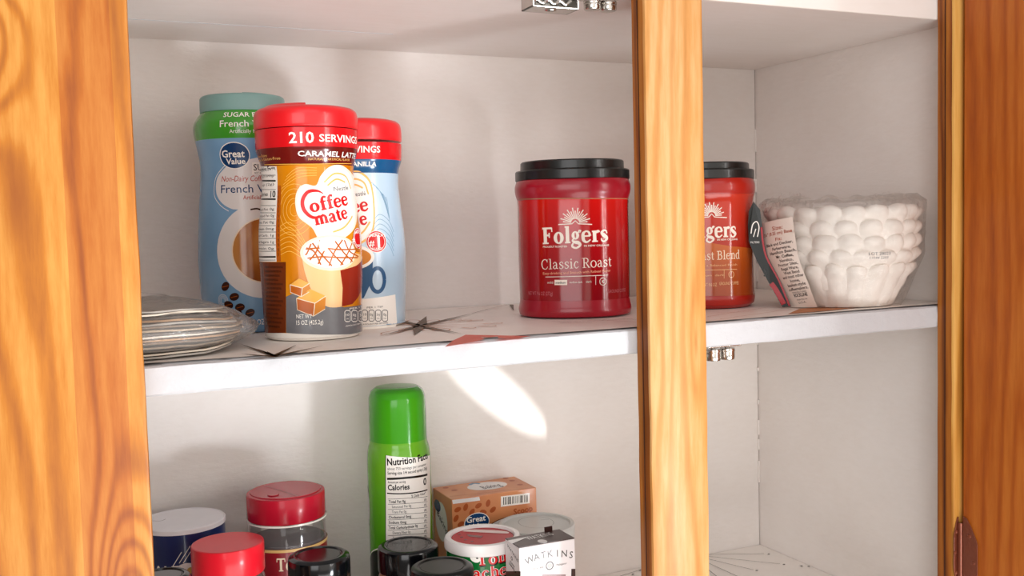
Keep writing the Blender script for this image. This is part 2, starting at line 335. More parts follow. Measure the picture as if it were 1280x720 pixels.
# ---- a small serif alphabet drawn as strokes of changing width (x-height 1)
def SER(W, N):
    sf = lambda x0, x1, y: ('L', [(x0, y, N), (x1, y, N)])
    st = lambda x, y0, y1: ('L', [(x, y0, W), (x, y1, W)])
    h = W/2
    G = {
     'l': (.62, [st(.31, 0, 1.5), sf(.04, .58, N/2), sf(.06, .31, 1.5-N/2)]),
     'i': (.62, [st(.31, 0, 1), sf(.04, .58, N/2), sf(.06, .31, 1-N/2), ('L', [(.31, 1.22, W*1.1), (.31, 1.22+W, W*1.1)])]),
     'F': (1.12, [st(.33, 0, 1.42), sf(.04, .66, N/2), ('L', [(.04, 1.38, N*1.2), (1.02, 1.38, N*1.2)]), ('L', [(1.0, 1.42, N), (1.03, 1.05, N*.8)]), ('L', [(.33, .76, N*1.2), (.74, .76, N*1.2)]), ('L', [(.74, .98, N), (.74, .54, N)])]),
     'T': (1.2, [st(.6, 0, 1.42), sf(.3, .9, N/2), ('L', [(.06, 1.37, N*1.3), (1.14, 1.37, N*1.3)]), ('L', [(.08, 1.42, N), (.04, 1.02, N*.8)]), ('L', [(1.12, 1.42, N), (1.16, 1.02, N*.8)])]),
     'o': (1.08, [('R', (.54, .5, .5, .53, W, N))]),
     'g': (1.02, [('R', (.45, .66, .37, .37, W*.85, N)), ('C', [(.74, .88, N), (.88, 1.02, W*.7), (1.0, .95, W*.7)]), ('C', [(.26, .36, N), (.16, .2, W*.5), (.35, .08, W*.75), (.72, .0, W*.9), (.9, -.2, W*.7), (.5, -.45, N*1.2), (.1, -.28, W*.6), (.22, .0, N)])]),
     'e': (.98, [('L', [(.14, .56, N), (.88, .56, N)]), ('C', [(.86, .55, W*.8), (.76, .86, W*.6), (.5, .98, N), (.2, .8, W*.8), (.12+h*.3, .5, W), (.22, .18, W*.85), (.54, .03, N*1.2), (.9, .24, N*.9)])]),
     'r': (.84, [st(.31, 0, 1), sf(.04, .62, N/2), sf(.06, .31, 1-N/2), ('C', [(.36, .62, N), (.5, .88, N*1.4), (.68, .9, W*.9), (.72, .82, W*.9)])]),
     's': (.86, [('C', [(.74, .72, N*.9), (.66, .93, N*1.2), (.42, .98, N*1.2), (.18, .77, W*.8), (.42, .54, W), (.72, .3, W*.85), (.46, .02, N*1.2), (.2, .08, N*1.2), (.12, .3, N*.9)])]),
     'C': (1.32, [('C', [(1.14, 1.02, N), (.98, 1.34, N*1.3), (.68, 1.42, N*1.2), (.32, 1.2, W*.8), (.18, .72, W), (.34, .2, W*.8), (.72, 0.02, N*1.2), (1.0, .1, N*1.2), (1.18, .38, N)]), ('L', [(1.14, 1.0, N), (1.14, 1.44, N)])]),
     'a': (.98, [('C', [(.16, .74, W*.8), (.3, .95, N*1.2), (.52, .96, N*1.4), (.66, .76, W), (.67, .4, W), (.7, .1, W*.8), (.93, .06, N)]), ('C', [(.66, .58, N), (.34, .5, N*1.3), (.15, .26, W*.9), (.32, .04, N*1.5), (.52, .08, N*1.2), (.66, .26, N)])]),
     'c': (.92, [('C', [(.74, .76, W*.9), (.6, .97, N), (.34, .9, W*.7), (.15, .5, W), (.3, .12, W*.8), (.54, .02, N*1.2), (.84, .24, N)])]),
     'R': (1.3, [st(.33, 0, 1.42), sf(.04, .66, N/2), sf(.04, .33, 1.42-N/2), ('C', [(.33, 1.39, N), (.7, 1.38, N*1.3), (.95, 1.22, W*.8), (.95, .9, W*.8), (.7, .74, N), (.33, .72, N)]), ('L', [(.62, .74, W*.8), (1.08, .06, W)]), sf(.95, 1.28, N/2)]),
     'B': (1.22, [st(.33, 0, 1.42), sf(.04, .6, N/2), sf(.04, .6, 1.42-N/2), ('C', [(.4, 1.39, N), (.75, 1.36, N*1.4), (.93, 1.15, W*.85), (.8, .84, N*1.3), (.4, .76, N)]), ('C', [(.4, .76, N), (.85, .74, N*1.4), (1.04, .44, W), (.9, .1, N*1.6), (.4, .03, N)])]),
     't': (.72, [('C', [(.33, 1.3, N), (.33, .9, W), (.33, .3, W), (.42, .05, W*.7), (.66, .14, N)]), sf(.06, .64, .96)]),
     'n': (1.12, [st(.29, 0, 1), st(.84, 0, .75), sf(.04, .54, N/2), sf(.6, 1.08, N/2), sf(.06, .3, 1-N/2), ('C', [(.3, .72, N), (.5, .95, N*1.4), (.72, .94, W*.7), (.84, .7, W)])]),
     'm': (1.66, [st(.29, 0, 1), st(.84, 0, .75), st(1.38, 0, .75), sf(.04, .54, N/2), sf(.62, 1.05, N/2), sf(1.15, 1.62, N/2), sf(.06, .3, 1-N/2), ('C', [(.3, .72, N), (.5, .95, N*1.4), (.72, .94, W*.7), (.84, .7, W)]), ('C', [(.84, .72, N), (1.04, .95, N*1.4), (1.26, .94, W*.7), (1.38, .7, W)])]),
     'd': (1.1, [st(.78, 0, 1.5), sf(.56, .78, 1.5-N/2), sf(.78, 1.04, N/2), ('C', [(.78, .85, N), (.5, .98, N*1.2), (.2, .82, W*.8), (.14, .48, W), (.25, .1, W*.7), (.5, .02, N*1.2), (.78, .2, N)])]),
     'f': (.72, [('C', [(.31, 0, W), (.31, .6, W), (.32, 1.2, W*.9), (.5, 1.47, N*1.3), (.76, 1.38, W*.8)]), sf(.04, .6, N/2), sf(.06, .66, .96)]),
     'k': (1.1, [st(.29, 0, 1.5), sf(.04, .54, N/2), ('L', [(.3, .4, N), (.82, .95, N)]), ('L', [(.46, .55, W), (.92, .05, W)]), sf(.66, 1.06, N/2), sf(.62, 1.0, .96)]),
     'h': (1.12, [st(.29, 0, 1.5), st(.84, 0, .75), sf(.04, .54, N/2), sf(.6, 1.08, N/2), ('C', [(.3, .72, N), (.5, .95, N*1.4), (.72, .94, W*.7), (.84, .7, W)])]),
     'y': (1.04, [('L', [(.22, .98, W), (.56, .05, W)]), ('C', [(.88, .98, N), (.6, .1, N), (.42, -.35, N*1.2), (.14, -.4, W*.8)]), sf(.04, .46, .96), sf(.7, 1.02, .96)]),
     ' ': (.45, []), "'": (.3, [('L', [(.15, 1.45, W), (.12, 1.1, N)])]),
    }
    return G
def catmull(P, k=6):
    out = []; n = len(P)
    for i in range(n-1):
        p = [P[max(i-1, 0)], P[i], P[i+1], P[min(i+2, n-1)]]
        for j in range(k):
            t = j/k
            out.append(tuple(.5*((2*p[1][q])+(-p[0][q]+p[2][q])*t+(2*p[0][q]-5*p[1][q]+4*p[2][q]-p[3][q])*t*t+(-p[0][q]+3*p[1][q]-3*p[2][q]+p[3][q])*t**3) for q in range(len(P[0]))))
    out.append(P[-1]); return out

class Print:
    """flat print laid on a surface; shapes are given where the photo shows them"""
    def __init__(s, wrap, pxm): s.w = wrap; s.k = pxm; s.bm = bmesh.new(); s.mats = []
    def mi(s, m):
        if m not in s.mats: s.mats.append(m)
        return s.mats.index(m)
    def faces(s, uv, fs, m, L):
        k = s.mi(m); vs = [s.bm.verts.new((u, v, L)) for u, v in uv]
        for f in fs:
            try: fc = s.bm.faces.new([vs[i] for i in f]); fc.material_index = k
            except ValueError: pass
    def poly_uv(s, uv, m, L):
        from mathutils.geometry import tessellate_polygon
        tr = tessellate_polygon([[Vector((u, v, 0)) for u, v in uv]]); s.faces(uv, tr, m, L)
    def poly(s, pts, m, L=1, curve=False):
        if curve: pts = catmull(pts+[pts[0]], 5)[:-1]
        s.poly_uv([s.w.A(*p) for p in pts], m, L)
    def rect(s, x0, y0, x1, y1, m, L=1): s.poly([(x0, y0), (x1, y0), (x1, y1), (x0, y1)], m, L)
    def band(s, u0, u1, v0, v1, m, L=1): s.poly_uv([(u0, v0), (u1, v0), (u1, v1), (u0, v1)], m, L)
    def ell(s, cx, cy, rx, ry, m, L=1, rot=0, n=32, a0=0, a1=2*PI):
        u, v = s.w.A(cx, cy); k = s.k; c, q = math.cos(rot), math.sin(rot); pts = []
        for i in range(n):
            a = a0+(a1-a0)*i/(n-1 if a1-a0 < 6.2 else n); x, y = rx*math.cos(a), ry*math.sin(a)
            pts.append((u+k*(x*c-y*q), v+k*(x*q+y*c)))
        s.poly_uv(pts, m, L)
    def stroke_uv(s, P, m, L):
        n = len(P); l = []; r = []
        for i, (x, y, w_) in enumerate(P):
            a = P[max(i-1, 0)]; c = P[min(i+1, n-1)]; dx, dy = c[0]-a[0], c[1]-a[1]; d = math.hypot(dx, dy) or 1
            nx, ny = -dy/d*w_/2, dx/d*w_/2; l.append((x+nx, y+ny)); r.append((x-nx, y-ny))
        s.faces(l+r, [(i, n+i, n+i+1, i+1) for i in range(n-1)], m, L)
    def line(s, pts, w_, m, L=1, curve=True):
        P = [s.w.A(*p[:2])+((p[2] if len(p) > 2 else w_)*s.k,) for p in pts]
        if curve and len(P) > 2: P = catmull(P)
        s.stroke_uv(P, m, L)
    def ring(s, cx, cy, rx, ry, w_, m, L=1, rot=0, n=36, a0=0, a1=2*PI):
        u, v = s.w.A(cx, cy); k = s.k; c, q = math.cos(rot), math.sin(rot)
        s.stroke_uv([(u+k*(rx*math.cos(a)*c-ry*math.sin(a)*q), v+k*(rx*math.cos(a)*q+ry*math.sin(a)*c), w_*k) for a in [a0+(a1-a0)*i/n for i in range(n+1)]], m, L)
    def glyphs(s, word, W, N):
        G = SER(W, N); x = 0; out = []
        for ch in word:
            adv, sh = G.get(ch, (.5, []))
            for t, d in sh: out.append((t, d, x))
            x += adv+.02
        return out, x
    def serif(s, word, px, py, xh, m, L=2, W=.28, N=.1, wpx=None, rot=0, slant=0, arc=0):
        """px,py = centre of the baseline; xh = x-height in px"""
        g, wd = s.glyphs(word, W, N); u0, v0 = s.w.A(px, py); ky = xh*s.k; kx = ky
        if wpx: kx = (s.w.A(px+wpx/2, py)[0]-s.w.A(px-wpx/2, py)[0])/wd
        c, q = math.cos(rot), math.sin(rot)
        def T(x, y):
            X = (x-wd/2)*kx+slant*y*ky; Y = y*ky+arc*((x-wd/2)/wd)**2*ky
            return (u0+X*c-Y*q, v0+X*q+Y*c)
        for t, d, x0 in g:
            if t == 'R':
                cx, cy, a, bb, w_, n_ = d; n = 24; o_ = []; i_ = []
                for i in range(n):
                    th = 2*PI*i/n
                    o_.append(T(x0+cx+a*math.cos(th), cy+bb*math.sin(th))); i_.append(T(x0+cx+(a-w_)*math.cos(th), cy+(bb-n_)*math.sin(th)))
                s.faces(o_+i_, [(i, (i+1) % n, n+(i+1) % n, n+i) for i in range(n)], m, L)
            else:
                P = catmull(d, 6) if t == 'C' else d
                n = len(P); l = []; r = []
                for i, (x, y, w_) in enumerate(P):
                    a = P[max(i-1, 0)]; e = P[min(i+1, n-1)]; dx, dy = e[0]-a[0], e[1]-a[1]; D = math.hypot(dx, dy) or 1
                    nx, ny = -dy/D*w_/2, dx/D*w_/2; l.append(T(x0+x+nx, y+ny)); r.append(T(x0+x-nx, y-ny))
                s.faces(l+r, [(i, n+i, n+i+1, i+1) for i in range(n-1)], m, L)
    def text(s, word, px, py, h, m, L=2, wpx=None, bold=0, rot=0, align='C', slant=0, arc=0, res=2):
        """px,py = centre (or left) of the baseline; h = cap height in px"""
        cu = bpy.data.curves.new('t', 'FONT'); cu.body = word; cu.size = 1; cu.offset = bold*.55; cu.resolution_u = res; cu.fill_mode = 'FRONT'
        ob = bpy.data.objects.new('t', cu); me = ob.to_mesh()
        if not me.vertices: ob.to_mesh_clear(); bpy.data.objects.remove(ob); return
        xs = [v.co.x for v in me.vertices]; x0, x1 = min(xs), max(xs); k = h*s.k/.70; kx = k; wd = max(1e-6, x1-x0)
        u0, v0 = s.w.A(px, py)
        if wpx:
            a_, c_ = (px-wpx/2, px+wpx/2) if align == 'C' else (px, px+wpx)
            ua, uc = s.w.A(a_, py)[0], s.w.A(c_, py)[0]; kx = abs(uc-ua)/wd
            if align == 'C' : u0 = .5*(ua+uc)
        off = x0+(wd/2 if align == 'C' else 0); c, q = math.cos(rot), math.sin(rot); uv = []
        for v in me.vertices:
            X = (v.co.x-off)*kx+slant*v.co.y*k; Y = v.co.y*k+arc*((v.co.x-off)/wd)**2*h*s.k; uv.append((u0+X*c-Y*q, v0+X*q+Y*c))
        s.faces(uv, [tuple(p.vertices) for p in me.polygons], m, L)
        ob.to_mesh_clear(); bpy.data.objects.remove(ob); bpy.data.curves.remove(cu)
    def build(s, name, parent, step=.0025, vstep=.005, e0=.00012, el=.00007):
        bm = s.bm
        if bm.verts and step:
            for ax, st_ in ((0, step), (1, vstep)):
                lo = min(v.co[ax] for v in bm.verts); hi = max(v.co[ax] for v in bm.verts); i = math.ceil(lo/st_)
                while i*st_ < hi:
                    co = [0, 0, 0]; no = [0, 0, 0]; co[ax] = i*st_; no[ax] = 1
                    bmesh.ops.bisect_plane(bm, geom=bm.verts[:]+bm.edges[:]+bm.faces[:], plane_co=co, plane_no=no, dist=1e-7); i += 1
        base = Vector(parent['_base'])
        for v in bm.verts: v.co = s.w.M(v.co.x, v.co.y, e0+el*v.co.z)-base
        me = bpy.data.meshes.new(name); bm.normal_update()
        # face outward
        for f in bm.faces:
            P = f.calc_center_median()+base
            if f.normal.dot(P) > 0: f.normal_flip()
        bm.to_mesh(me); bm.free()
        for mt in s.mats: me.materials.append(mt)
        o = bpy.data.objects.new(name, me); C.objects.link(o); o.parent = parent
        for p in me.polygons: p.use_smooth = True
        return o
def ink(name, col, rough=.25): return plain('print_'+name, col, rough, coat=.08, var=.03, spec=.4)
WHITE = ink('white', 'f6f1ea'); RED = ink('red', 'd01218'); BLACK = ink('black', '17140f'); NAVY = ink('navy', '163f6e')
CREAM = ink('cream', 'f0dcc0'); DKRED = ink('dark_red', 'a81622')

def axis_z(c, px, py):     # height where the sight line through a pixel passes a vertical axis at c
    d = ray(px, py); return d.z*Vector(c).length/Vector((d.x, d.y)).length
def front_z(c, px, py, r): # the same for the nearest point of a round body of radius r
    d = ray(px, py); return d.z*(Vector(c).length-r)/Vector((d.x, d.y)).length
def px_size(c, z=0): return Vector((c[0], c[1], z)).dot(CF)/FPX
def prof_from(c, rows):
    return [((axis_z(c, x, y) if not isinstance(x, str) else y), hw*px_size(c)) for x, y, hw in rows]

# ---------------------------------------------------------------- shelf liner with printed starbursts
BROWN = ink('liner_brown', '5c4630', .5); ORANGE = ink('liner_orange', 'b8703a', .5); CORAL = ink('liner_coral', 'd8604e', .5)
PAPER = plain('liner_paper', 'f3ede7', .42, var=.04)
def liner(z, label, y0):
    t = thing('shelf_liner', (.3, .78, z), label, 'shelf liner')
    b = MB(); n = 40; vs = []
    for i in range(n+1):
        x = XL+.001+(XR-.002-XL)*i/n
        fr = y0+.0015*noise.noise(Vector((x*14, 3, z)))
        for j in range(7):
            y = fr+(YB-.002-fr)*j/6
            lift = .0004+(.0006 if j == 0 else 0)*(1+noise.noise(Vector((x*9, 1, z))))
            vs.append((x, y, z+lift))
    b.add(vs, [(i*7+j, (i+1)*7+j, (i+1)*7+j+1, i*7+j+1) for i in range(n) for j in range(6)], PAPER)
    b.build('paper_sheet', t)
    P = Print(Plane((0, 0, z+.0011), (1, 0, 0), (0, 1, 0)), .0007); return t, P
def spear(P, x0, y0, x1, y1, w, m, L=1):   # long thin lozenge
    a = P.w.A(x0, y0); c = P.w.A(x1, y1); d = Vector((c[0]-a[0], c[1]-a[1])); n_ = Vector((-d.y, d.x)).normalized()*w/2
    mid = Vector(a)+d*.12; P.poly_uv([a, tuple(mid+n_), c, tuple(mid-n_)], m, L)
def teardrop(P, x0, y0, x1, y1, w, m, L=1):
    a = Vector(P.w.A(x0, y0)); c = Vector(P.w.A(x1, y1)); d = c-a; n_ = Vector((-d.y, d.x)).normalized()
    pts = [a, a+d*.55+n_*w*.35, a+d*.85+n_*w*.5, c, a+d*.85-n_*w*.5, a+d*.55-n_*w*.35, a]
    P.stroke_uv(catmull([(p.x, p.y, .0011) for p in pts], 5), m, L)
t, P = liner(ZS, 'off-white shelf liner with brown and orange starbursts on the middle shelf', Y0+.004)
cx, cy = 525, 407.5
for x1, y1, w_ in ((533, 395.5, .010), (517.5, 419, .010), (493, 398, .006), (578, 417.5, .006), (474, 420.5, .005), (590, 392, .006), (496, 412, .004), (560, 404, .004)): spear(P, cx, cy, x1, y1, w_, BROWN, 2)
for x1, y1 in ((625, 404), (600, 400), (617, 407.5), (591, 410), (585, 400), (572, 399)): 
    spear(P, cx, cy, x1, y1, .0014, ORANGE, 1); teardrop(P, cx+(x1-cx)*.78, cy+(y1-cy)*.78, x1+3, y1, .006, ORANGE, 1)
for x1, y1 in ((497, 402), (478, 418), (503, 414), (545, 400), (540, 413), (560, 413), (515, 400), (508, 404)): teardrop(P, cx, cy, x1, y1, .010, ORANGE, 1)
P.line([(590, 392), (611, 386), (636, 381)], 1.1, BROWN, 1, False); P.line([(573, 386), (611, 382.8)], .8, BROWN, 1, False)
P.poly([(636.5, 381), (642, 381), (642, 388.5)], BROWN)
P.poly([(556, 434), (566, 426), (582, 418.6), (664, 420.2), (648, 423), (623, 423), (622, 420.8), (612, 422), (601, 422), (606, 424), (590, 428)], CORAL, 1)
for a in ((321, 436, 345, 446), (371, 431, 343, 445), (333, 439, 345, 447), (352, 441, 343, 446), (455, 437, 300, 450), (405, 432, 345, 445), (300, 430, 340, 444), (300, 442, 340, 446)): spear(P, a[2], a[3], a[0], a[1], .004, BROWN, 1)
P.line([(182, 459.5), (300, 450.5), (400, 441.5), (497, 437)], 1.0, BROWN, 2); P.line([(520, 436.2), (527, 435.8)], 2, BLACK, 2, False)
for x0, y0, x1, y1 in ((742, 396, 798, 400), (735, 399, 798, 403), (700, 404, 798, 398), (690, 402, 740, 404)): P.line([(x0, y0), (x1, y1)], .8, BROWN, 1, False)
P.poly([(985, 392.5), (1000, 386), (1090, 380.5), (1080, 384), (1030, 389)], ORANGE, 1)
for x0, y0, x1, y1 in ((884, 396, 960, 384), (884, 392, 975, 388), (900, 399, 1000, 385)): P.line([(x0, y0), (x1, y1)], .8, ORANGE, 1, False)
P.build('printed_starburst', t, step=0, e0=.0001)['kind'] = 'stuff'
t, P = liner(ZF, 'off-white shelf liner with thin dark rays on the bottom of the cupboard', Y0+.004)
for x1, y1 in ((955, 692.3), (975, 705), (942, 712.5), (925, 722), (905, 728), (750, 714), (760, 725), (735, 719)):
    P.line([(862, 693), (x1, y1)], .9, BLACK, 1, False); 
for x1, y1 in ((961, 692.5), (980, 705.5), (946, 713), (1002, 707.5), (1011, 708), (791, 718), (800, 713)): P.ell(x1, y1, 2.2, 1.8, BLACK, 1, n=10)
P.build('printed_starburst', t, step=0, e0=.0001)['kind'] = 'stuff'

# ---------------------------------------------------------------- three creamer jars
def flip_lid(parent, c, r, z0, z1, mat, side, name='lid', flat=False):
    b = MB(); h = z1-z0
    if flat: b.lathe([(z0, r*.97), (z0+.0006, r), (z0+h*.45, r), (z1-.0022, r*.995), (z1-.0008, r*.975), (z1, r*.94), (z1, r*.5)], c[0], c[1], 72, m=mat)
    else: b.lathe(smooth_prof([(z0, r*.985), (z0+h*.06, r), (z0+h*.55, r*.998), (z0+h*.8, r*.97), (z0+h*.93, r*.90), (z0+h*.985, r*.80)], 3), c[0], c[1], 72, m=mat)
    o = b.build(name, parent)
    b = MB(); n = 28; vs = []           # raised flip flap on top, covering one side
    hd = Vector(c).normalized(); rt = Vector((hd.y, -hd.x))
    for k, (rr, zz) in enumerate(((.83, z1-h*.05), (.80, z1+.0002), (.76, z1+.0012))):
        for i in range(n+1):
            a = PI*(.5+i/n) if side < 0 else PI*(-.5+i/n)
            q = Vector(c)+rt*(rr*r*math.cos(a)+.05*r*(1 if side < 0 else -1)*0)-hd*(rr*r*math.sin(a)); vs.append((q.x, q.y, zz))
    fs = [(k*(n+1)+i, k*(n+1)+i+1, (k+1)*(n+1)+i+1, (k+1)*(n+1)+i) for k in range(2) for i in range(n)]
    fs.append(tuple(2*(n+1)+i for i in range(n+1)))
    fs.append((0, n+1, 2*(n+1), 2*(n+1)+n, (n+1)+n, n))
    b.add(vs, fs, mat); f = b.build('flip_flap', parent); f.parent = o; return o
def swirl_mat(name, c1, c2, c3, sc):
    t = NT(name); v = t.pos((1, 1, .8)); n = t.noise(v, sc, 2, .4, .9)
    t.put(t.b.inputs['Base Color'], t.ramp(n, [(.32, c1), (.5, c2), (.68, c3)]))
    t.b.inputs['Roughness'].default_value = .15; t.b.inputs['Coat Weight'].default_value = .1; t.b.inputs['Coat Roughness'].default_value = .06
    t.bump(t.noise(t.pos((1, 1, .35)), 120, 2), .10, .001); return t.m
WRAPWHITE = plain('glossy_white_plastic', 'ece6de', .22, coat=.3)

def servings_creamer(c, rows, lidz, zb, base_label, pal, art, grp):
    t = thing('coffee_creamer', (c[0], c[1], ZS+.0006), base_label, 'creamer jar', grp)
    prof = smooth_prof([(ZS+.0012, rows[0][2]*px_size(c)*.93), (ZS+.0035, rows[0][2]*px_size(c)*.985)]+prof_from(c, rows), 5)
    W = Round(c[0], c[1], prof)
    b = MB(); 
    def mats(z):
        for zz, m_ in zb:
            if z < zz: return m_
        return zb[-1][1]
    # split the profile at colour borders
    P2 = sorted(set(prof+[(zz, W.rad(zz)) for zz, _ in zb[:-1]]))
    P2 = [p_ for i, p_ in enumerate(P2) if p_[0] <= lidz[0]+.0001]
    b.lathe(P2, c[0], c[1], 96, mats=mats); b.build('body', t)
    flip_lid(t, c, lidz[2], lidz[0]+.0006, lidz[1], pal['lid'], -1)
    art(W, t)
    return t
REDGLOSS = plain('glossy_red_lid', 'e21a22', .3, coat=.25); REDBAND = plain('red_band_print', 'd4151d', .16, coat=.1, spec=.4)
MAROON = plain('maroon_band_print', '6a1410', .16, coat=.1, spec=.4); CARAMEL = swirl_mat('caramel_orange_wrap', 'b86408', 'd8860e', 'e89c20', 16)
BLUEBAND = plain('blue_band_print', '14507e', .16, coat=.1, spec=.4); PALEBLUE = swirl_mat('pale_blue_wrap', '9fbdd4', 'b4ccdf', 'c8dbe8', 16)
PEACH = ink('peach', 'f2b868'); GLOW = ink('glow_cream', 'fbe9d0'); GOLD = ink('gold_line', 'f0b850'); DKBROWN = ink('dark_brown', '6b2c0c'); SLATE = plain('print_slate', '6c6c70', .25, coat=.3, var=.35); GREYBLUE = ink('grey_blue', '7d9fb8')
CARAM2 = ink('caramel_dark', 'b4580e'); CARAM3 = ink('caramel_light', 'e8a848'); REDBR = ink('red_brown', '8a2412'); TAN = ink('tan', 'ecbc84'); NAVY2 = ink('mug_blue', '1c4f7c')
LOGO = [(377, 234), (384, 231.5), (395.5, 233), (401, 222), (409, 213), (418, 209), (429, 211), (440, 224), (444, 256), (441, 283), (424, 297), (401, 297), (391, 283), (376, 271), (371.5, 256), (372.5, 243)]
def cream_logo(P, dx, dy, gl, blob):
    ctr = (409, 254)
    P.poly([(ctr[0]+(x-ctr[0])*1.06+dx, ctr[1]+(y-ctr[1])*1.06+dy) for x, y in LOGO], gl, 1, True)
    P.poly([(x+dx, y+dy) for x, y in LOGO], blob, 2, True)
    for pts in ([(405, 228), (418, 217), (432, 221), (438, 236)], [(409, 232), (420, 224), (431, 228)], [(440, 270), (430, 284), (416, 290)]): P.line([(x+dx, y+dy) for x, y in pts], 2.2, PEACH, 3)
    P.text('Nestlé', 426+dx, 238+dy, 5.6, ink('ink_grey', '4a4a52'), 4, wpx=18, rot=.08)
    # swooping initial
    P.line([(404+dx, 242+dy, .8), (396+dx, 238.5+dy, 3), (385+dx, 240+dy, 4.5), (378.5+dx, 250+dy, 5), (380+dx, 262+dy, 4.8), (389+dx, 271+dy, 4), (398+dx, 271.5+dy, 2.8), (404+dx, 267.5+dy, .8)], 3, RED, 5)
    P.serif('offee', 415+dx, 260.5+dy, 11.2, RED, 5, W=.34, N=.17, wpx=47, rot=.17)
    P.serif('mate', 417+dx, 277+dy, 10.6, RED, 5, W=.36, N=.17, wpx=41, rot=.18)
def award(P, x, y, r):
    P.ell(x, y, r, r, WHITE, 6, n=30); P.ell(x, y, r*.94, r*.94, RED, 7, n=30); P.ring(x, y, r*.8, r*.8, .7, WHITE, 8)
    P.text('#', x-r*.42, y+r*.42, r*.55, WHITE, 8, bold=.03); P.text('1', x+r*.2, y+r*.5, r*1.05, WHITE, 8, bold=.05); P.text("AMERICA'S", x, y-r*.46, r*.26, WHITE, 8, bold=.02, arc=-1.1); P.text('CREAMER', x, y+r*.74, r*.2, WHITE, 8, bold=.01)
def facts_badges(P, x, y, n, dx, m):
    for i in range(n):
        cx = x+i*dx; u = [(cx-dx*.4, y-6), (cx-dx*.2, y-7.5), (cx+dx*.2, y-7.5), (cx+dx*.4, y-6), (cx+dx*.4, y+5), (cx+dx*.2, y+6.5), (cx-dx*.2, y+6.5), (cx-dx*.4, y+5), (cx-dx*.4, y-6)]
        P.line(u, .9, m, 4, False); P.text(['10', '0g', '5mg', '0g', '1g'][i], cx, y-.5, 3.2, m, 4, wpx=dx*.45); P.text('CAL', cx, y+3.6, 1.6, m, 4, wpx=dx*.4)
    P.text('PER 1 TSP', x+dx*(n-1)/2, y-10, 2.2, m, 4, wpx=dx*n*.6)
    P.text('AMOUNT PER SERVING', x+dx*(n-1)/2, y+10.5, 1.8, m, 4, wpx=dx*n*.9)
def art_caramel(W, t):
    P = Print(W, px_size(W.c)*.955)
    for k in range(5): P.ring(368, 262, 6+5*k, 8+6*k, .7, GOLD, .5, n=40)
    for k in range(7): P.line([(350, 283+6*k), (362, 278+6*k), (374, 290+5*k), (384, 308+3*k)], .7, GOLD, .6)
    for k in range(4): P.line([(352+2*k, 236-5*k), (372, 222-4*k), (396, 219-3*k)], .7, GOLD, .6)
    P.text('210', 377, 178.3, 13.2, WHITE, 3, wpx=31, bold=.035); P.text('SERVINGS', 399, 176.8, 9, WHITE, 3, wpx=46.3, bold=.03, align='L')
    P.text('CARAMEL LATTE', 408, 195.6, 6.3, WHITE, 3, wpx=71, bold=.035, rot=-.01); P.text('NATURAL & ARTIFICIAL FLAVOR', 411, 200.4, 2.8, PEACH, 3, wpx=51, bold=.01)
    P.text('Non-Dairy', 324, 197.5, 3, PEACH, 3, align='L', wpx=11); P.text('Lactose & Gluten-Free', 322.5, 202.8, 3.4, PEACH, 3, wpx=29, align='L')
    P.line([(331, 206), (360, 205.3), (400, 205), (439, 204.6)], .8, GOLD, 3)
    # nutrition panel and fine print round the left side
    P.rect(318, 208, 346, 327, WHITE, 2); P.rect(346.5, 232, 351.5, 327, CARAM2, 1); P.rect(318, 327.5, 357.5, 416, DKBROWN, 1)
    P.text('Nutrition Facts', 318, 216, 6.2, BLACK, 3, wpx=27, bold=.04, align='L')
    for y in (219, 226, 237, 249, 257, 266, 274, 282, 290, 298, 306, 314, 321, 325): P.line([(318, y), (345, y)], 2 if y in (226, 249, 321) else .6, BLACK, 3, False)
    for y, a in ((223, 'about 210 servings'), (233.5, '1 tsp (2g)'), (264, 'Total Fat 0g'), (272, 'Saturated Fat 0g'), (280, 'Trans Fat 0g'), (288, 'Sodium 0mg'), (296, 'Total Carb. 1g'), (304, 'Total Sugars 1g'), (312, 'Protein 0g')): P.text(a, 319, y, 3.2, BLACK, 3, wpx=24, align='L')
    P.text('Calories', 324, 246, 5, BLACK, 3, wpx=11, bold=.02, align='L'); P.text('10', 341.5, 246.5, 8, BLACK, 3, wpx=6.5, bold=.04)
    for k in range(15): P.text('INGREDIENTS CORN SYRUP SOLIDS OIL', 332, 335+5.2*k, 2.6, BLACK, 2, wpx=22-(k % 4)*2, align='L')
    for k in range(14): P.text('iwllv', 349, 240+6*k, 2, BLACK, 2, wpx=3.4, rot=PI/2)
    # slate ground, mug, caramels
    P.poly([(357.8, 371), (368, 366), (380, 372), (400, 380), (430, 384), (455, 380), (456, 416), (357.8, 416)], SLATE, 1)
    P.poly([(377, 318), (381, 340), (389, 362), (398, 376), (412, 384), (432, 382), (444, 374), (451, 356), (453.5, 322), (430, 316)], TAN, 2, True)
    P.poly([(425, 338), (428, 360), (427, 383), (440, 380), (448, 370), (453, 352), (454.5, 322), (445, 332)], REDBR, 3)
    P.ell(415, 316, 40, 22.5, CREAM, 4, rot=-.03, n=44); P.ell(415, 315.5, 36, 19.5, WHITE, 5, rot=-.03, n=44)
    E_ = lambda a, q=1: (415+34*q*math.cos(a), 315.5-17*q*math.sin(a))
    for k in range(6):
        a = .35+.42*k; P.line([E_(a), (E_(a)[0]*.5+E_(-a-.5)[0]*.5+2*math.sin(k*2), 315.5+2*math.cos(k)), E_(-a-.5)], 1.9, CARAM2, 6)
        P.line([E_(a+.35), (E_(a+.35)[0]*.5+E_(-a+.45)[0]*.5-2*math.sin(k*2), 315.5-2*math.cos(k)), E_(-a+.45)], 1.9, CARAM2, 6)
    P.line([E_(2.9), (402, 310), (425, 312), E_(.25)], 1.8, CARAM2, 6); P.line([E_(-2.7), (402, 321), (425, 322), E_(-.4)], 1.8, CARAM2, 6)
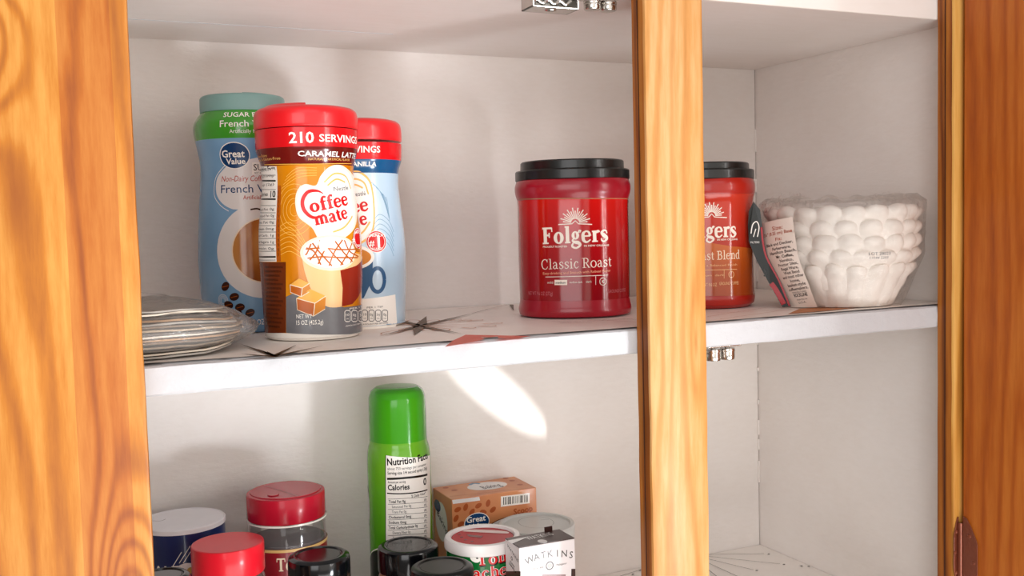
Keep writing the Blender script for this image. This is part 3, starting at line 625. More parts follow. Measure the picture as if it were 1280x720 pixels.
    P.poly([(404, 297), (398, 304), (402, 314), (410, 310), (420, 298)], GLOW, 7, True)
    def cube(x, y, s):
        P.poly([(x-s, y-s*.35), (x-s*.1, y-s), (x+s, y-s*.5), (x+s*.25, y)], CARAM3, 6); P.poly([(x-s, y-s*.35), (x+s*.25, y), (x+s*.15, y+s*.9), (x-s*.95, y+s*.45)], CARAM2, 6); P.poly([(x+s*.25, y), (x+s, y-s*.5), (x+s*.95, y+s*.4), (x+s*.15, y+s*.9)], CARAMELINK, 6)
        P.line([(x-s, y-s*.35), (x+s*.25, y), (x+s, y-s*.5)], 1, CREAM, 7, False); P.line([(x+s*.25, y), (x+s*.15, y+s*.9)], 1, CREAM, 7, False); P.line([(x-s, y-s*.35), (x-s*.95, y+s*.45), (x+s*.15, y+s*.9), (x+s*.95, y+s*.4)], .8, CREAM, 7, False)
    cube(375, 360, 12); cube(389, 379, 18)
    P.text('NET WT', 371, 398, 5, WHITE, 8, wpx=19, align='L', bold=.01); P.text('15 OZ (425.2g)', 371, 406, 5.6, WHITE, 8, wpx=33, align='L', bold=.01)
    facts_badges(P, 434, 395.5, 4, 8.6, WHITE)
    cream_logo(P, 0, 0, GLOW, WHITE); award(P, 447, 298, 13.5)
    P.build('label', t)
CARAMELINK = ink('caramel', 'cc7c1c')
SY = lambda c, r: (lambda x, y: front_z(c, x, y, r))
c1 = (.1783, .7385); f1 = SY(c1, .036)
servings_creamer(c1, [(394, 416, 60), (393, 395, 60.5), (391.5, 360, 61.5), (389.5, 320, 62.8), (388.5, 290, 62.3), (387, 260, 59), (386, 235, 56.3), (385, 215, 56), (384.5, 203, 58), (384, 190, 62), (383.5, 175, 63), (383, 155, 63)],
    (f1(383, 158.5), f1(383, 128.5), 63.6*px_size(c1)), [(f1(393, 416), WRAPWHITE), (f1(385, 205.3), CARAMEL), (f1(384, 183), MAROON), (f1(383, 158.6), REDBAND), (9, REDBAND)],
    'coffee creamer jar with orange caramel wrap and red lid, front of the three', {'lid': REDGLOSS}, art_caramel, 'coffee creamer jars on the middle shelf')

def art_vanilla(W, t):
    P = Print(W, px_size(W.c)*.955)
    for k in range(6): P.line([(462+4*k, 226+4*k), (474+2*k, 238+3*k), (482+k, 256+4*k)], .7, GREYBLUE, .6)
    for k in range(6): P.line([(464, 300+6*k-20), (474, 288+6*k-20), (486, 296+6*k-20), (492, 310+6*k-20)], .7, GREYBLUE, .6)
    P.text('210', 404, 193, 12, WHITE, 3, wpx=28, bold=.035); P.text('SERVINGS', 426, 191, 8, WHITE, 3, wpx=49, bold=.03, align='L')
    P.text('FRENCH VANILLA', 437, 208, 5.6, WHITE, 3, wpx=66, bold=.035)
    P.line([(380, 215), (436, 216), (485, 213)], .8, NAVY2, 3)
    P.poly([(380, 372), (430, 376), (470, 372), (494, 368), (494, 414), (380, 414)], WHITE, 1)
    P.poly([(400, 330), (466, 326), (465, 350), (455, 372), (437, 380), (410, 372)], NAVY2, 2); P.ell(432, 322, 36, 17, WHITE, 4, n=40); P.ell(432, 322, 32, 13, CARAMELINK, 5, n=40)
    P.ring(472, 350, 9.5, 15, 5, NAVY2, 3, n=30)
    facts_badges(P, 456, 395, 4, 8.3, ink('ink_grey', '4a4a52'))
    cream_logo(P, 22.5, 7, PEACH, WHITE); award(P, 470.5, 302, 14)
    P.build('label', t)
c2 = (.2330, .8010); f2 = SY(c2, .036)
servings_creamer(c2, [(436.5, 404, 55), (436, 385, 55.5), (435, 350, 57.5), (434.5, 320, 58), (434, 290, 56.5), (433.5, 260, 53.5), (433, 235, 51.5), (433, 222, 51.5), (433, 212, 53), (433, 203, 56), (433, 190, 57), (433, 170, 57)],
    (f2(433, 175), f2(433, 145.5), 57.3*px_size(c2)), [(f2(436, 409), WRAPWHITE), (f2(433, 216), PALEBLUE), (f2(433, 199), BLUEBAND), (f2(433, 174.8), REDBAND), (9, REDBAND)],
    'pale blue creamer jar with red lid, half hidden behind the orange one', {'lid': REDGLOSS}, art_vanilla, 'coffee creamer jars on the middle shelf')

# sugar free creamer with a teal cap
c3 = (.1495, .8290); s3 = px_size(c3)
GVBLUE = swirl_mat('denim_blue_wrap', '5f8fb8', '6e9cc2', '7fa9cc', 14); GVGREEN = plain('green_band_print', '3f9a2c', .2, coat=.5); TEAL = plain('dull_teal_cap', '7fa6a2', .45)
COFFEE = swirl_mat('coffee_print', '8a4a1c', 'a8642c', 'c08448', 30); SILVERW = ink('soft_white', 'e4e0de'); ROAST = ink('coffee_bean_brown', '3c1c12')
t = thing('coffee_creamer', (c3[0], c3[1], ZS+.0006), 'creamer jar with blue wrap, green shoulder and grey-teal cap, leftmost of the three', 'creamer jar', 'coffee creamer jars on the middle shelf')
rows = [(320, 404, 57), (319.5, 392, 58), (318, 350, 60.5), (316.5, 320, 61), (315, 280, 59), (314, 255, 57), (312.5, 225, 54.5), (312, 203, 54), (311, 185, 57), (310.5, 166, 60), (310, 156, 59), (309.5, 147, 54), (309.2, 140, 48.5), (309, 132, 48)]
prof = smooth_prof([(ZS+.0012, 53*s3), (ZS+.0035, 56*s3)]+prof_from(c3, rows), 5); W = Round(c3[0], c3[1], prof)
zg = front_z(c3, 312, 172, .039); P2 = sorted(set(prof+[(zg, W.rad(zg))])); b = MB(); b.lathe(P2, c3[0], c3[1], 96, mats=lambda z: GVBLUE if z < zg else GVGREEN); b.build('body', t)
flip_lid(t, c3, 51.3*s3, front_z(c3, 309, 137.5, .033), front_z(c3, 309, 115.5, .033), TEAL, 1, flat=True)
P = Print(W, s3*.955)
P.text('SUGAR FREE', 279, 146.3, 6, WHITE, 3, wpx=56, bold=.02, align='L'); P.text('French Vanilla', 275, 158.8, 8.2, WHITE, 3, wpx=72, bold=.012, align='L'); P.text('Artificially Flavored', 287, 166.3, 4.6, WHITE, 3, wpx=50, align='L')
P.poly([(283, 208), (272, 222), (270.5, 240), (276, 252), (287, 260), (300, 262), (350, 262), (362, 240), (360, 210), (330, 196)], SILVERW, 1, True)
P.line([(282, 206), (270, 222), (268, 243), (275, 256), (286, 264)], .8, WHITE, 1)
P.ell(330, 313, 60, 60, SILVERW, 2, n=48); P.ell(331, 313, 41, 41, CREAM, 3, n=44); P.ell(331, 313, 39.5, 39.5, COFFEE, 4, n=44)
P.line([(313, 262), (322, 261), (330, 265), (336, 270)], 2, ROAST, 4)
P.ell(293, 194.5, 21.2, 16.8, WHITE, 3, n=40); P.ell(293, 194.5, 20, 15.6, NAVY, 4, n=40)
P.text('Great', 292, 196.5, 8.6, WHITE, 5, wpx=28, bold=.04); P.text('Value', 295, 205, 7, WHITE, 5, wpx=24, bold=.04)
P.rect(315, 203, 347, 218, WHITE, 2); P.text('SUGAR FREE', 317, 213, 8, BLACK, 3, wpx=42, bold=.01, align='L'); P.text('NOT A LOW CALORIE FOOD', 318, 217.3, 2.4, BLACK, 3, wpx=30, align='L')
P.text('Non-Dairy Coffee Creamer', 277, 227.3, 7.2, ink('brick_red', 'b8402e'), 3, wpx=78, align='L', slant=.2); P.text('French Vanilla', 276.5, 241.5, 10.2, NAVY, 3, wpx=78, bold=.005, align='L'); P.text('Artificially Flavored', 304, 249.3, 5.2, ink('brick_red', 'b8402e'), 3, wpx=46, bold=.01, align='L')
for x, y, a in ((282, 358, .9), (293, 371, .3), (286, 381, -.3), (300, 384, .2), (312.5, 391, .5), (297, 392, .1)): P.ell(x, y, 6.4, 4.8, ROAST, 5, rot=a, n=18); P.line([(x-4, y+1), (x, y), (x+4, y-1)], .7, CARAM2, 6)
for k in range(3): P.ring(279, 376, 3+2*k, 4+2*k, .6, WHITE, 2, n=20)
P.text('NET WT 10.2 OZ', 281, 407, 7, WHITE, 6, wpx=50, align='L', bold=.01)
P.build('label', t)

# ---------------------------------------------------------------- two red coffee canisters
def sq(n_):
    def f(a):
        return (abs(math.cos(a))**n_+abs(math.sin(a))**n_)**(-1/n_)
    return f
def canister(c, rows, lid, cols, label, art, nm):
    t = thing('coffee_canister', (c[0], c[1], ZS+.0006), label, 'coffee canister', 'plastic ground coffee canisters on the middle shelf')
    s = px_size(c); rf = sq(2.35)
    prof = smooth_prof([(ZS+.0012, rows[0][2]*s*.92), (ZS+.003, rows[0][2]*s*.97)]+prof_from(c, rows), 6)
    W = Round(c[0], c[1], prof, rf); b = MB()
    b.lathe(prof, c[0], c[1], 120, m=cols, rf=W.world_rf()); b.build('body', t)
    (x, y0, y1, y2, hr, hd) = lid; fz = lambda y: front_z(c, x, y, .048)
    z0, z1, z2 = fz(y0), fz(y1), fz(y2); b = MB(); bl = BLACKLID
    rfl = (lambda a: .5+.5*W.world_rf()(a)); r1 = hr*s; r2 = hd*s
    b.lathe([(z0, r1*.985), (z0+.0008, r1), (z1-.0012, r1), (z1-.0002, r1*.985), (z1, r2*1.012), (z1+.0004, r2), (z2-.0012, r2*.995), (z2-.0002, r2*.975), (z2, r2*.95), (z2-.0012, r2*.93), (z2-.0012, r2*.2)], c[0], c[1], 96, m=bl, rf=rfl)
    b.build('lid', t, angle=28)
    P = Print(W, s*.95); art(P); P.build('label', t, step=.003); return t
BLACKLID = plain('black_lid_plastic', '121414', .32, coat=.15)
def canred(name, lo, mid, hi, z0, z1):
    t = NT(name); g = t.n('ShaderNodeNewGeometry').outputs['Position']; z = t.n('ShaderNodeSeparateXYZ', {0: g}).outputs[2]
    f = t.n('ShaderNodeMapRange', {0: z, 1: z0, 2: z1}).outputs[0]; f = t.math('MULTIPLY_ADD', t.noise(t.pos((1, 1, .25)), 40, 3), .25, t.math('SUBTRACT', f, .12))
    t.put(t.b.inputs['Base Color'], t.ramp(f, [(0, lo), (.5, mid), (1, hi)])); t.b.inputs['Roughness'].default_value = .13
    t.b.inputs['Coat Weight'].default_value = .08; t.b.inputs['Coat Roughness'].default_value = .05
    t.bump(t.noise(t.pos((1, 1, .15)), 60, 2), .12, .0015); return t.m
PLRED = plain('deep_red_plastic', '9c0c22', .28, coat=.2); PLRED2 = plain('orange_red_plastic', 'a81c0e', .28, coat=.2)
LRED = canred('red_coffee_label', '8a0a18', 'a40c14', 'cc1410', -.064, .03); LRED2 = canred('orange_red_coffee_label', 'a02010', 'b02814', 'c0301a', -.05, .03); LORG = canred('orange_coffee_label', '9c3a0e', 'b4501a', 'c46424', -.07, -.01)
OFFW = ink('off_white', 'efe3d6')
def sunburst(P, x, y, r, sx=1):
    for i in range(17):
        a = PI*(i+.5)/17; l = r*(1 if i % 2 else .8)
        P.line([(x+5*sx*math.cos(a), y-5*math.sin(a), .9), (x+l*sx*math.cos(a), y-l*math.sin(a), 1.3)], 1, OFFW, 3, False)
    P.line([(x-21*sx, y+2.2), (x-4*sx, y+1.2), (x, y-2.6), (x+4*sx, y+1.2), (x+21*sx, y+2)], 1.2, OFFW, 3, False)
def art_classic(P):
    w = P.w; z0 = w.A(719, 376)[1]; z1 = w.A(719, 248)[1]; ua = w.A(646.5, 300)[0]; ub = w.A(785, 300)[0]
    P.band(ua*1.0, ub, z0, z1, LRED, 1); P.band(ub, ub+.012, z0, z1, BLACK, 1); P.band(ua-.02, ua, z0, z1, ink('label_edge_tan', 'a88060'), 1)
    P.line([(x, 248+(250-248)*((719-x)/72)**2*.6) for x in (649, 665, 690, 719, 750, 786)], 1.0, ink('label_edge_tan', 'a88060'), 2)
    sunburst(P, 719, 278.5, 19)
    P.serif('Folgers', 719.5, 303.6, 14.2, OFFW, 3, W=.34, N=.13, wpx=82, rot=.02)
    P.text('PROUDLY ROASTED', 694, 309.4, 2.3, OFFW, 3, wpx=30, bold=.03); P.text('IN NEW ORLEANS', 745.5, 308, 2.3, OFFW, 3, wpx=31, bold=.03)
    P.serif('Classic Roast', 721, 335.2, 8.6, OFFW, 3, W=.17, N=.075, wpx=88, rot=.02)
    P.text('Easy-drinking and Smooth with Robust Flavor', 721, 341.8, 3, PEACHR, 3, wpx=84, bold=.02, rot=.02)
    P.line([(682, 346.2), (760, 343.6)], .8, OFFW, 3, False)
    P.text('mild', 688, 354.5, 2.8, OFFW, 3, wpx=7); P.rect(693.3, 349.8, 709, 356.3, OFFW, 3); P.text('medium', 701, 354.6, 2.8, BLACK, 4, wpx=12.5, bold=.03); P.text('medium-dark', 720, 354, 2.8, OFFW, 3, wpx=16); P.text('dark', 736, 353.3, 2.8, OFFW, 3, wpx=7)
    P.line([(744.5, 345), (744.5, 356)], .6, OFFW, 3, False); P.ring(753.5, 351.8, 4.4, 4.6, .8, OFFW, 3); P.text('K', 753.5, 353.6, 3.4, OFFW, 3, bold=.03)
    P.text('NET WT 9.6 OZ (272g)', 676, 369, 4.6, ink('faint_rose', 'c06a70'), 3, wpx=30); P.text('GROUND COFFEE', 770.5, 365.5, 4.2, ink('faint_rose', 'c06a70'), 3, wpx=22)
    for k in range(8): P.text('XCH KLM'[:5], 0, 0, 1, OFFW, 3) if 0 else None
    u = ub+.0035; 
    for k in range(26):
        z = z0+.006+(z1-z0-.012)*k/25; P.band(u, u+.0022*(1 if k % 3 else .6), z, z+.0012, OFFW, 3)
    for k in range(18):
        z = z0+.012+(z1-z0-.05)*k/17; P.band(ua+.001, ua+.0026, z, z+.0012, PEACHR, 3)
PEACHR = ink('peach_ink', 'e8a080')
c4 = (.4166, .7739)
canister(c4, [(722, 390, 69.3), (721.5, 384, 70.5), (721, 377, 69.2), (720.5, 371, 68.3), (720, 340, 68.6), (719, 300, 68.6), (718, 262, 68.4), (717.5, 250, 69), (717.2, 242, 71.3), (717, 234, 71.8), (716.6, 227, 69.8), (716.4, 222, 66)],
    (717, 223, 209.5, 197.5, 71, 64.5), PLRED, 'deep red coffee canister with black lid reading Classic Roast, left of the centre stile', art_classic, '')
def art_blend(P):
    w = P.w; z0 = w.A(884, 367)[1]; z1 = w.A(884, 243)[1]; ub = w.A(946, 300)[0]
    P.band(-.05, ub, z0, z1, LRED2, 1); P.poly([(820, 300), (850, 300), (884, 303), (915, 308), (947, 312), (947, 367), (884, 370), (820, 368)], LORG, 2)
    sunburst(P, 889.5, 270, 17.5, .9)
    P.serif('Folgers', 887, 297, 13, OFFW, 3, W=.34, N=.13, wpx=68, rot=.0)
    P.text('PROUDLY ROASTED', 866, 303, 2.2, OFFW, 3, wpx=25, bold=.03); P.text('IN NEW ORLEANS', 909, 300.4, 2.2, OFFW, 3, wpx=25, bold=.03)
    P.serif('Breakfast Blend', 884, 325, 7.6, CREAM, 3, W=.2, N=.09, wpx=83, rot=.01)
    P.text('Smooth with a Balanced Finish', 886, 333, 2.6, TAN, 3, wpx=70); P.line([(850, 338), (921, 336.5)], .7, TAN, 3, False)
    P.text('mild  medium  dark', 880, 345.5, 2.6, TAN, 3, wpx=50); P.ring(914, 343, 3.6, 4, .8, TAN, 3); P.line([(905, 337), (905, 348)], .6, TAN, 3, False)
    P.text('NET WT 9.6 OZ', 884, 358, 4.2, TAN, 3, wpx=24); P.text('GROUND COFFEE', 911, 356, 4, TAN, 3, wpx=24)
c5 = (.5490, .7726)
canister(c5, [(884, 377, 63.5), (884, 370, 64.8), (883.5, 364, 63.8), (883, 340, 63), (882.5, 300, 63), (882, 262, 63), (882, 250, 63.8), (881.8, 242, 66), (881.6, 233, 66.2), (881.4, 226, 64), (881.3, 220, 60)],
    (881, 223.5, 210.5, 201.5, 65.5, 59.5), PLRED2, 'orange and red coffee canister with black lid, right of the centre stile', art_blend, '')

# ---------------------------------------------------------------- pack of basket coffee filters in clear film
FILT = plain('white_filter_paper', 'ebe4dd', .75, spec=.2, sss=.1); CLEAR = film('clear_crinkled_film', alpha=.95, rough=.1, bs=55, bstr=1.0, haze=.05)
cf = (.6450, .6960)
t = thing('coffee_filter_pack', (cf[0], cf[1], ZS+.0006), 'clear film pack of white fluted basket coffee filters beside the right wall', 'coffee filters')
sf_ = px_size(cf); zt = axis_z(cf, 1048, 258)
def cone_r(z):
    k = (z-ZS)/(zt-ZS); return (.046+.0185*min(1, k*1.9)**.9+.003*k)
NF = 19
for j in range(5):
    b = MB(); n = 204; vs = []; top = zt-.0125*j; ph = .37*j+.2*math.sin(j*2.1); rows_ = 16
    for i in range(rows_+1):
        k = i/rows_; z = ZS+.0018+(top-ZS-.002)*k
        if j < 4: z = top-.034+.034*k
        for q in range(n):
            a = 2*PI*q/n; wob = .25*noise.noise(Vector((math.cos(a)*1.3, math.sin(a)*1.3, j*2.2)))
            fl = 2*abs(math.sin(.5*(NF*a+ph*3+wob*5)))**.55-1; hh = .0125; tt = min(1, max(0, (z-(top-hh))/hh))
            amp = .0006+.0016*k+(.0012*k if j == 4 else 0); puff = math.sin(PI*min(1, tt*1.08))*(.0028+.0010*fl)
            rr = cone_r(z)-.0046-.0003*(4-j)+amp*fl+(puff if tt > 0 else 0)-.0036*max(0, (tt-.75)/.25)**2+.0010*noise.noise(Vector((a*7, z*120, j*3.1)))
            zz = z+(.0022*fl+.0030*noise.noise(Vector((math.cos(a)*2.5, math.sin(a)*2.5, 7+j))))*k**3+(-.002 if i == rows_ else 0)
            vs.append((cf[0]+rr*math.cos(a), cf[1]+rr*math.sin(a), zz))
    b.add(vs, [(i*n+q, i*n+(q+1) % n, (i+1)*n+(q+1) % n, (i+1)*n+q) for i in range(rows_) for q in range(n)]+([tuple(range(n))[::-1]] if j == 4 else []), FILT)
    if j == 0:   # pleated inside of the topmost filter
        o0 = rows_*n; vs2 = [(cf[0]+.62*(v[0]-cf[0]), cf[1]+.62*(v[1]-cf[1]), v[2]-.012) for v in vs[o0:]]
        b.add([v for v in vs[o0:]]+vs2, [(q, (q+1) % n, n+(q+1) % n, n+q) for q in range(n)]+[tuple(n+q for q in range(n))], FILT)
    b.build('paper_filter', t, angle=60)
fprof = [(ZS+.0008+(zt+.004-ZS)*i/20, cone_r(ZS+(zt+.004-ZS)*i/20)+.0050) for i in range(21)]
WF = Round(cf[0], cf[1], fprof)
b = MB(); n = 120; vs = []; H = zt-ZS
for i in range(31):
    k = i/30; z = ZS+.0006+(H+.006)*min(1, k*1.12)
    for q in range(n):
        a = 2*PI*q/n; v = Vector((math.cos(a), math.sin(a), k*2.2))
        rr = cone_r(z)+.0032+.0014*noise.noise(v*4)+.0009*noise.noise(v*11)+.0030*max(0, math.sin(a*2+.6))*k
        if k > .88: rr = rr*(1-(k-.88)/.12*.45); z2 = z+.006*noise.noise(v*5)
        else: z2 = z
        vs.append((min(XR-.0016, cf[0]+rr*math.cos(a)), cf[1]+rr*math.sin(a), z2))
b.add(vs, [(i*n+q, i*n+(q+1) % n, (i+1)*n+(q+1) % n, (i+1)*n+q) for i in range(30) for q in range(n)], CLEAR)
b.build('plastic_wrap', t, angle=80)
hd = Vector(cf).normalized(); rtv = Vector((hd.y, -hd.x))
for (u0, u1, h_, sd, back) in ((-.064, -.022, .017, 1, -.025), (.018, .064, .015, 5, -.015), (-.03, .03, .006, 9, -.045)):   # gathered film ends standing up
    b = MB(); vs = []; nu, nv = 34, 8
    for i in range(nu+1):
        for j in range(nv+1):
            u = u0+(u1-u0)*i/nu; k = j/nv; e = math.sin(PI*i/nu)**.5
            q = Vector(cf)+rtv*(u+.004*noise.noise(Vector((i*.5, k*3, sd))))+hd*(back+.007*noise.noise(Vector((i*.35, k*2.5, sd+3)))+.004*math.sin(i*1.3+k*2))
            vs.append((min(q.x, XR-.0012), q.y, zt-.004+(h_*k*e)*(1+.5*noise.noise(Vector((i*.3, 0, sd+8))))))
    b.add(vs, [(i*(nv+1)+j, (i+1)*(nv+1)+j, (i+1)*(nv+1)+j+1, i*(nv+1)+j+1) for i in range(nu) for j in range(nv)], CLEAR)
    b.build('film_end', t, angle=80)
P = Print(WF, sf_*.93); CARD = ink('card_cream', 'efe6dc', .3); DGREEN = ink('dark_green', '1f2a22'); RUST = ink('rust', 'b04a1c'); DBR = ink('card_brown_text', '3a2a22')
P.poly([(952, 280), (991, 271), (995, 300), (1003, 335), (1022, 384), (987, 384), (973, 350), (957, 320), (953, 300)], CARD, 1)
P.line([(952, 281), (954.5, 303), (960, 323), (975, 351), (988, 384)], 1.6, DKRED, 2)
P.text('Size:', 972.5, 287, 5, RUST, 2, wpx=13, bold=.02, rot=.13); P.text('3¼" (8.25 cm) Base', 973.5, 293.3, 4, RUST, 2, wpx=35, bold=.03, rot=.13); P.text('Fit:', 974, 300.5, 4, RUST, 2, wpx=8, bold=.02, rot=.13)
for k, (a, w_) in enumerate((('Black and Decker,', 33), ('Farberware,', 23), ('Hamilton Beach,', 33), ('Mr. Coffee,', 22), ('Norelco,', 17), ('Proctor Silex,', 25), ('Regal Ware,', 22), ('West Bend', 20), ('and most other', 27), ('home,', 12), ('basket-style', 23), ('coffeemakers.', 25))):
    P.text(a, 975.5+k*2.15, 306.3+k*5.1, 3.7, DBR, 2, wpx=w_, bold=.035, rot=.14)
P.text('MANUFACTURED', 1000, 366, 2.2, DBR, 2, wpx=18, rot=.12); P.text('ROCKLINE', 1002, 370.5, 4.2, BLACK, 2, wpx=17, bold=.05, rot=.12); P.text('PRINTED IN', 1003.5, 375, 1.8, DBR, 2, wpx=13, rot=.12); P.text('U.S.A.', 1004, 379, 2.6, DBR, 2, wpx=10, rot=.12)
o = P.build('printed_card', t, e0=.0004)
# printed side of the bag, folded out beside the card
hq = Vector(cf)-hd*.036; FP = Plane((hq.x, hq.y, 0), (rtv.x, rtv.y, 0), (0, 0, 1))
edge = [(936, 264), (942, 252), (950, 262), (953, 283), (955, 303), (960, 322), (975, 350), (989, 383), (978, 384), (963, 357), (946, 326), (936, 302), (935, 282)]
b = MB(); q_ = [FP.A(*e_) for e_ in edge]; n = len(q_)
vs = [FP.M(u, v, e_+.0002*math.sin(i*1.9)) for e_ in (0, .0005) for i, (u, v) in enumerate(q_)]
cc = 0 and [FP.M(sum(u for u, v in q_[k:k+1]+q_[-k-1:][:1])/2, sum(v for u, v in q_[k:k+1]+q_[-k-1:][:1])/2, 0) for k in range(1)]
b.add(vs, [tuple(range(n))[::-1], tuple(range(n, 2*n))]+[(i, (i+1) % n, n+(i+1) % n, n+i) for i in range(n)], plain('dark_printed_film', '161b18', .38, coat=.05)); b.build('side_fold', t, smooth=False)
P = Print(FP, sf_); P.line([(952, 284), (954, 304), (959, 323), (974, 351), (987, 382)], 2.2, DKRED, 1); P.line([(964, 354), (970, 362), (980, 380)], 6, DKRED, 1)
P.line([(939, 292), (941, 281), (946, 277), (949, 284), (947, 296)], 1.3, WHITE, 2); P.line([(942, 296), (945, 286)], 1.1, WHITE, 2); P.text('FILTERS', 944, 304, 2.4, WHITE, 2, wpx=11); P.line([(955, 336), (958, 342), (955, 345)], 2, BLACK, 2)
P.build('side_print', t, step=0, e0=.0017)
P = Print(WF, sf_*.93); P.text('LOT 28023', 1098, 318.6, 3.6, ink('ink_grey', '4a4a52'), 1, wpx=26); P.text('11044 2203', 1097, 323.4, 3, ink('ink_grey', '4a4a52'), 1, wpx=22)
P.build('lot_number', t, e0=.0022)

# ---------------------------------------------------------------- clear bag of folded papers at the left end
cb = (.020, .728); t = thing('bag_of_folded_papers', (cb[0], cb[1], ZS+.0006), 'clear plastic bag of folded grey and tan papers left on the middle shelf', 'plastic bag')
PCOL = [plain('folded_paper_'+n_, c_, .6) for n_, c_ in (('tan', 'b09a80'), ('grey', 'a8a29a'), ('cream', 'd8ccbc'), ('brown', '7a6450'), ('dark', '5a5048'), ('kraft', 'b88e66'))]
nl = 15; z = ZS+.0022
for l in range(nl):
    b = MB(); n = 72; th = .0011; ext = .102-.020*abs(l/nl-.42)**1.2-.014*max(0, l/nl-.6); vs = []
    for s_, dz in ((1, 0), (1, th), (.0, th)):
        for q in range(n):
            a = 2*PI*q/n; ca, sa = math.cos(a), math.sin(a)
            rr = (abs(ca)**3.2+abs(sa)**3.2)**(-1/3.2)
            r_ = s_*rr*(1+.035*noise.noise(Vector((ca*2, sa*2, l*1.7)))+.01*noise.noise(Vector((ca*9, sa*9, l*1.7))))
            x = cb[0]+(ext)*r_*ca; y = cb[1]+.074*r_*sa
            dr_ = max(0, (x-.075)/.065); droop = (ZS+.013-z)*dr_**2*.75
            wv = .0011*noise.noise(Vector((x*22, y*22, l*.9)))+.0007*noise.noise(Vector((x*70, y*60, l*2.9)))
            vs.append((x, y, z+dz+droop+wv))
    b.add(vs, [(i*n+q, i*n+(q+1) % n, (i+1)*n+(q+1) % n, (i+1)*n+q) for i in range(2) for q in range(n)]+[tuple(range(n))[::-1]], PCOL[[1, 2, 4, 0, 3, 5, 2, 4, 0, 3, 1, 5, 4, 2, 1][l]], True)  # extra dark sheets stand in for shaded gaps in the stack
    b.build('folded_paper', t, smooth=False)
    z += .00205
HAZY = film('hazy_bag_film', alpha=.9, rough=.12, bs=45, bstr=1.2, haze=.14)
b = MB(); n = 110; vs = []; zc_ = ZS+.0175
for i in range(17):
    ph = -PI/2+PI*i/16
    for q in range(n):
        a = 2*PI*q/n; ca, sa = math.cos(a), math.sin(a); rr = (abs(ca)**2.8+abs(sa)**2.8)**(-1/2.8); cp = max(0, math.cos(ph))**.55
        v = Vector((ca*2.2, sa*2.2, ph)); rr *= 1+.03*noise.noise(v*1.6)+.012*noise.noise(v*5)
        x = cb[0]+.112*rr*ca*cp; y = cb[1]+.0815*rr*sa*cp
        dr_ = min(1, max(0, (x-.075)/.065)); zz = zc_+.0182*math.copysign(abs(math.sin(ph))**.8, math.sin(ph))*(1-.6*dr_**2)-.004*dr_**2+(.0018*noise.noise(v*4) if ph > -.9 else 0)
        vs.append((x, y, max(ZS+.0013, zz)))
b.add(vs, [(i*n+q, i*n+(q+1) % n, (i+1)*n+(q+1) % n, (i+1)*n+q) for i in range(16) for q in range(n)], HAZY)
b.build('plastic_film', t, angle=80)
b = MB(); vs = []   # loose flap of film folded back over the top
for i in range(17):
    for j in range(9):
        x = -.03+.125*i/16; k = j/8
        vs.append((x, .755+.03*k+.004*noise.noise(Vector((i*.4, k*2, 4))), ZS+.036+.014*math.sin(k*PI*.6)*(1-i/17)**.6+.0025*noise.noise(Vector((i*.5, k*3, 9)))-.010*(i/16)**2))
b.add(vs, [(i*9+j, (i+1)*9+j, (i+1)*9+j+1, i*9+j+1) for i in range(16) for j in range(8)], HAZY); b.build('film_flap', t, angle=80)

# ---------------------------------------------------------------- lower shelf: generic jar pieces
def body_lathe(name, parent, c, prof, m, n=64, mats=None, angle=35): b = MB(); b.lathe(prof, c[0], c[1], n, m=m, mats=mats); return b.build(name, parent, angle=angle)
GLASS = film('clear_jar_plastic', alpha=.9, rough=.04, bs=20, bstr=.05, haze=.08)
BLK = plain('glossy_black_lid', '08090c', .14, coat=.1); FB = ZF+.0013
def spice_lid(parent, c, r, zt_, h, m, style):
    z0 = zt_-h; b = MB()
    if style == 'recess':
        pr = [(z0, r*.99), (z0+.0008, r), (zt_-.004, r*.995), (zt_-.0018, r*.97), (zt_-.0006, r*.90), (zt_, r*.82), (zt_-.0002, r*.76), (zt_-.0012, r*.735), (zt_-.0014, r*.70), (zt_-.0009, r*.67), (zt_-.0008, r*.15)]
    else:
        pr = [(z0, r*.99), (z0+.0008, r), (zt_-.0016, r), (zt_-.0004, r*.985), (zt_, r*.955), (zt_-.0001, r*.2)]
    b.lathe(pr, c[0], c[1], 72, m=m); o = b.build('lid', parent, angle=25)
    return o
def spice_jar(c, r, zt_, lh, lidm, label, style, content, lab, neck=.018, lc=None, group='spice jars on the bottom shelf', name='spice_jar'):
    t = thing(name, (c[0], c[1], FB), label, 'spice jar', group)
    l = spice_lid(t, c, r, zt_, lh, lidm, style); zl = zt_-lh
    rb = r*1.0; zn = zl-neck
    outer = smooth_prof([(FB, rb*.93), (FB+.003, rb*.99), (zn-.01, rb), (zl-.006, rb*.99), (zl-.001, rb*.94)], 4)
    body_lathe('jar_body', t, c, outer+[(zl+.003, rb*.86)], GLASS)
    body_lathe('spice', t, c, [(FB+.002, rb*.9), (FB+.004, rb*.955), (zn-.002, rb*.955), (zn+.001, rb*.93)], content)
    if lab: body_lathe('label', t, c, [(FB+.012, rb*1.012), (zn-.0012, rb*1.012)], lab)
    return t, Round(c[0], c[1], [(FB, rb*1.02), (zt_, rb*1.02)])
def place(px, py, k, scale): d = ray(px, py)*scale*k; return d
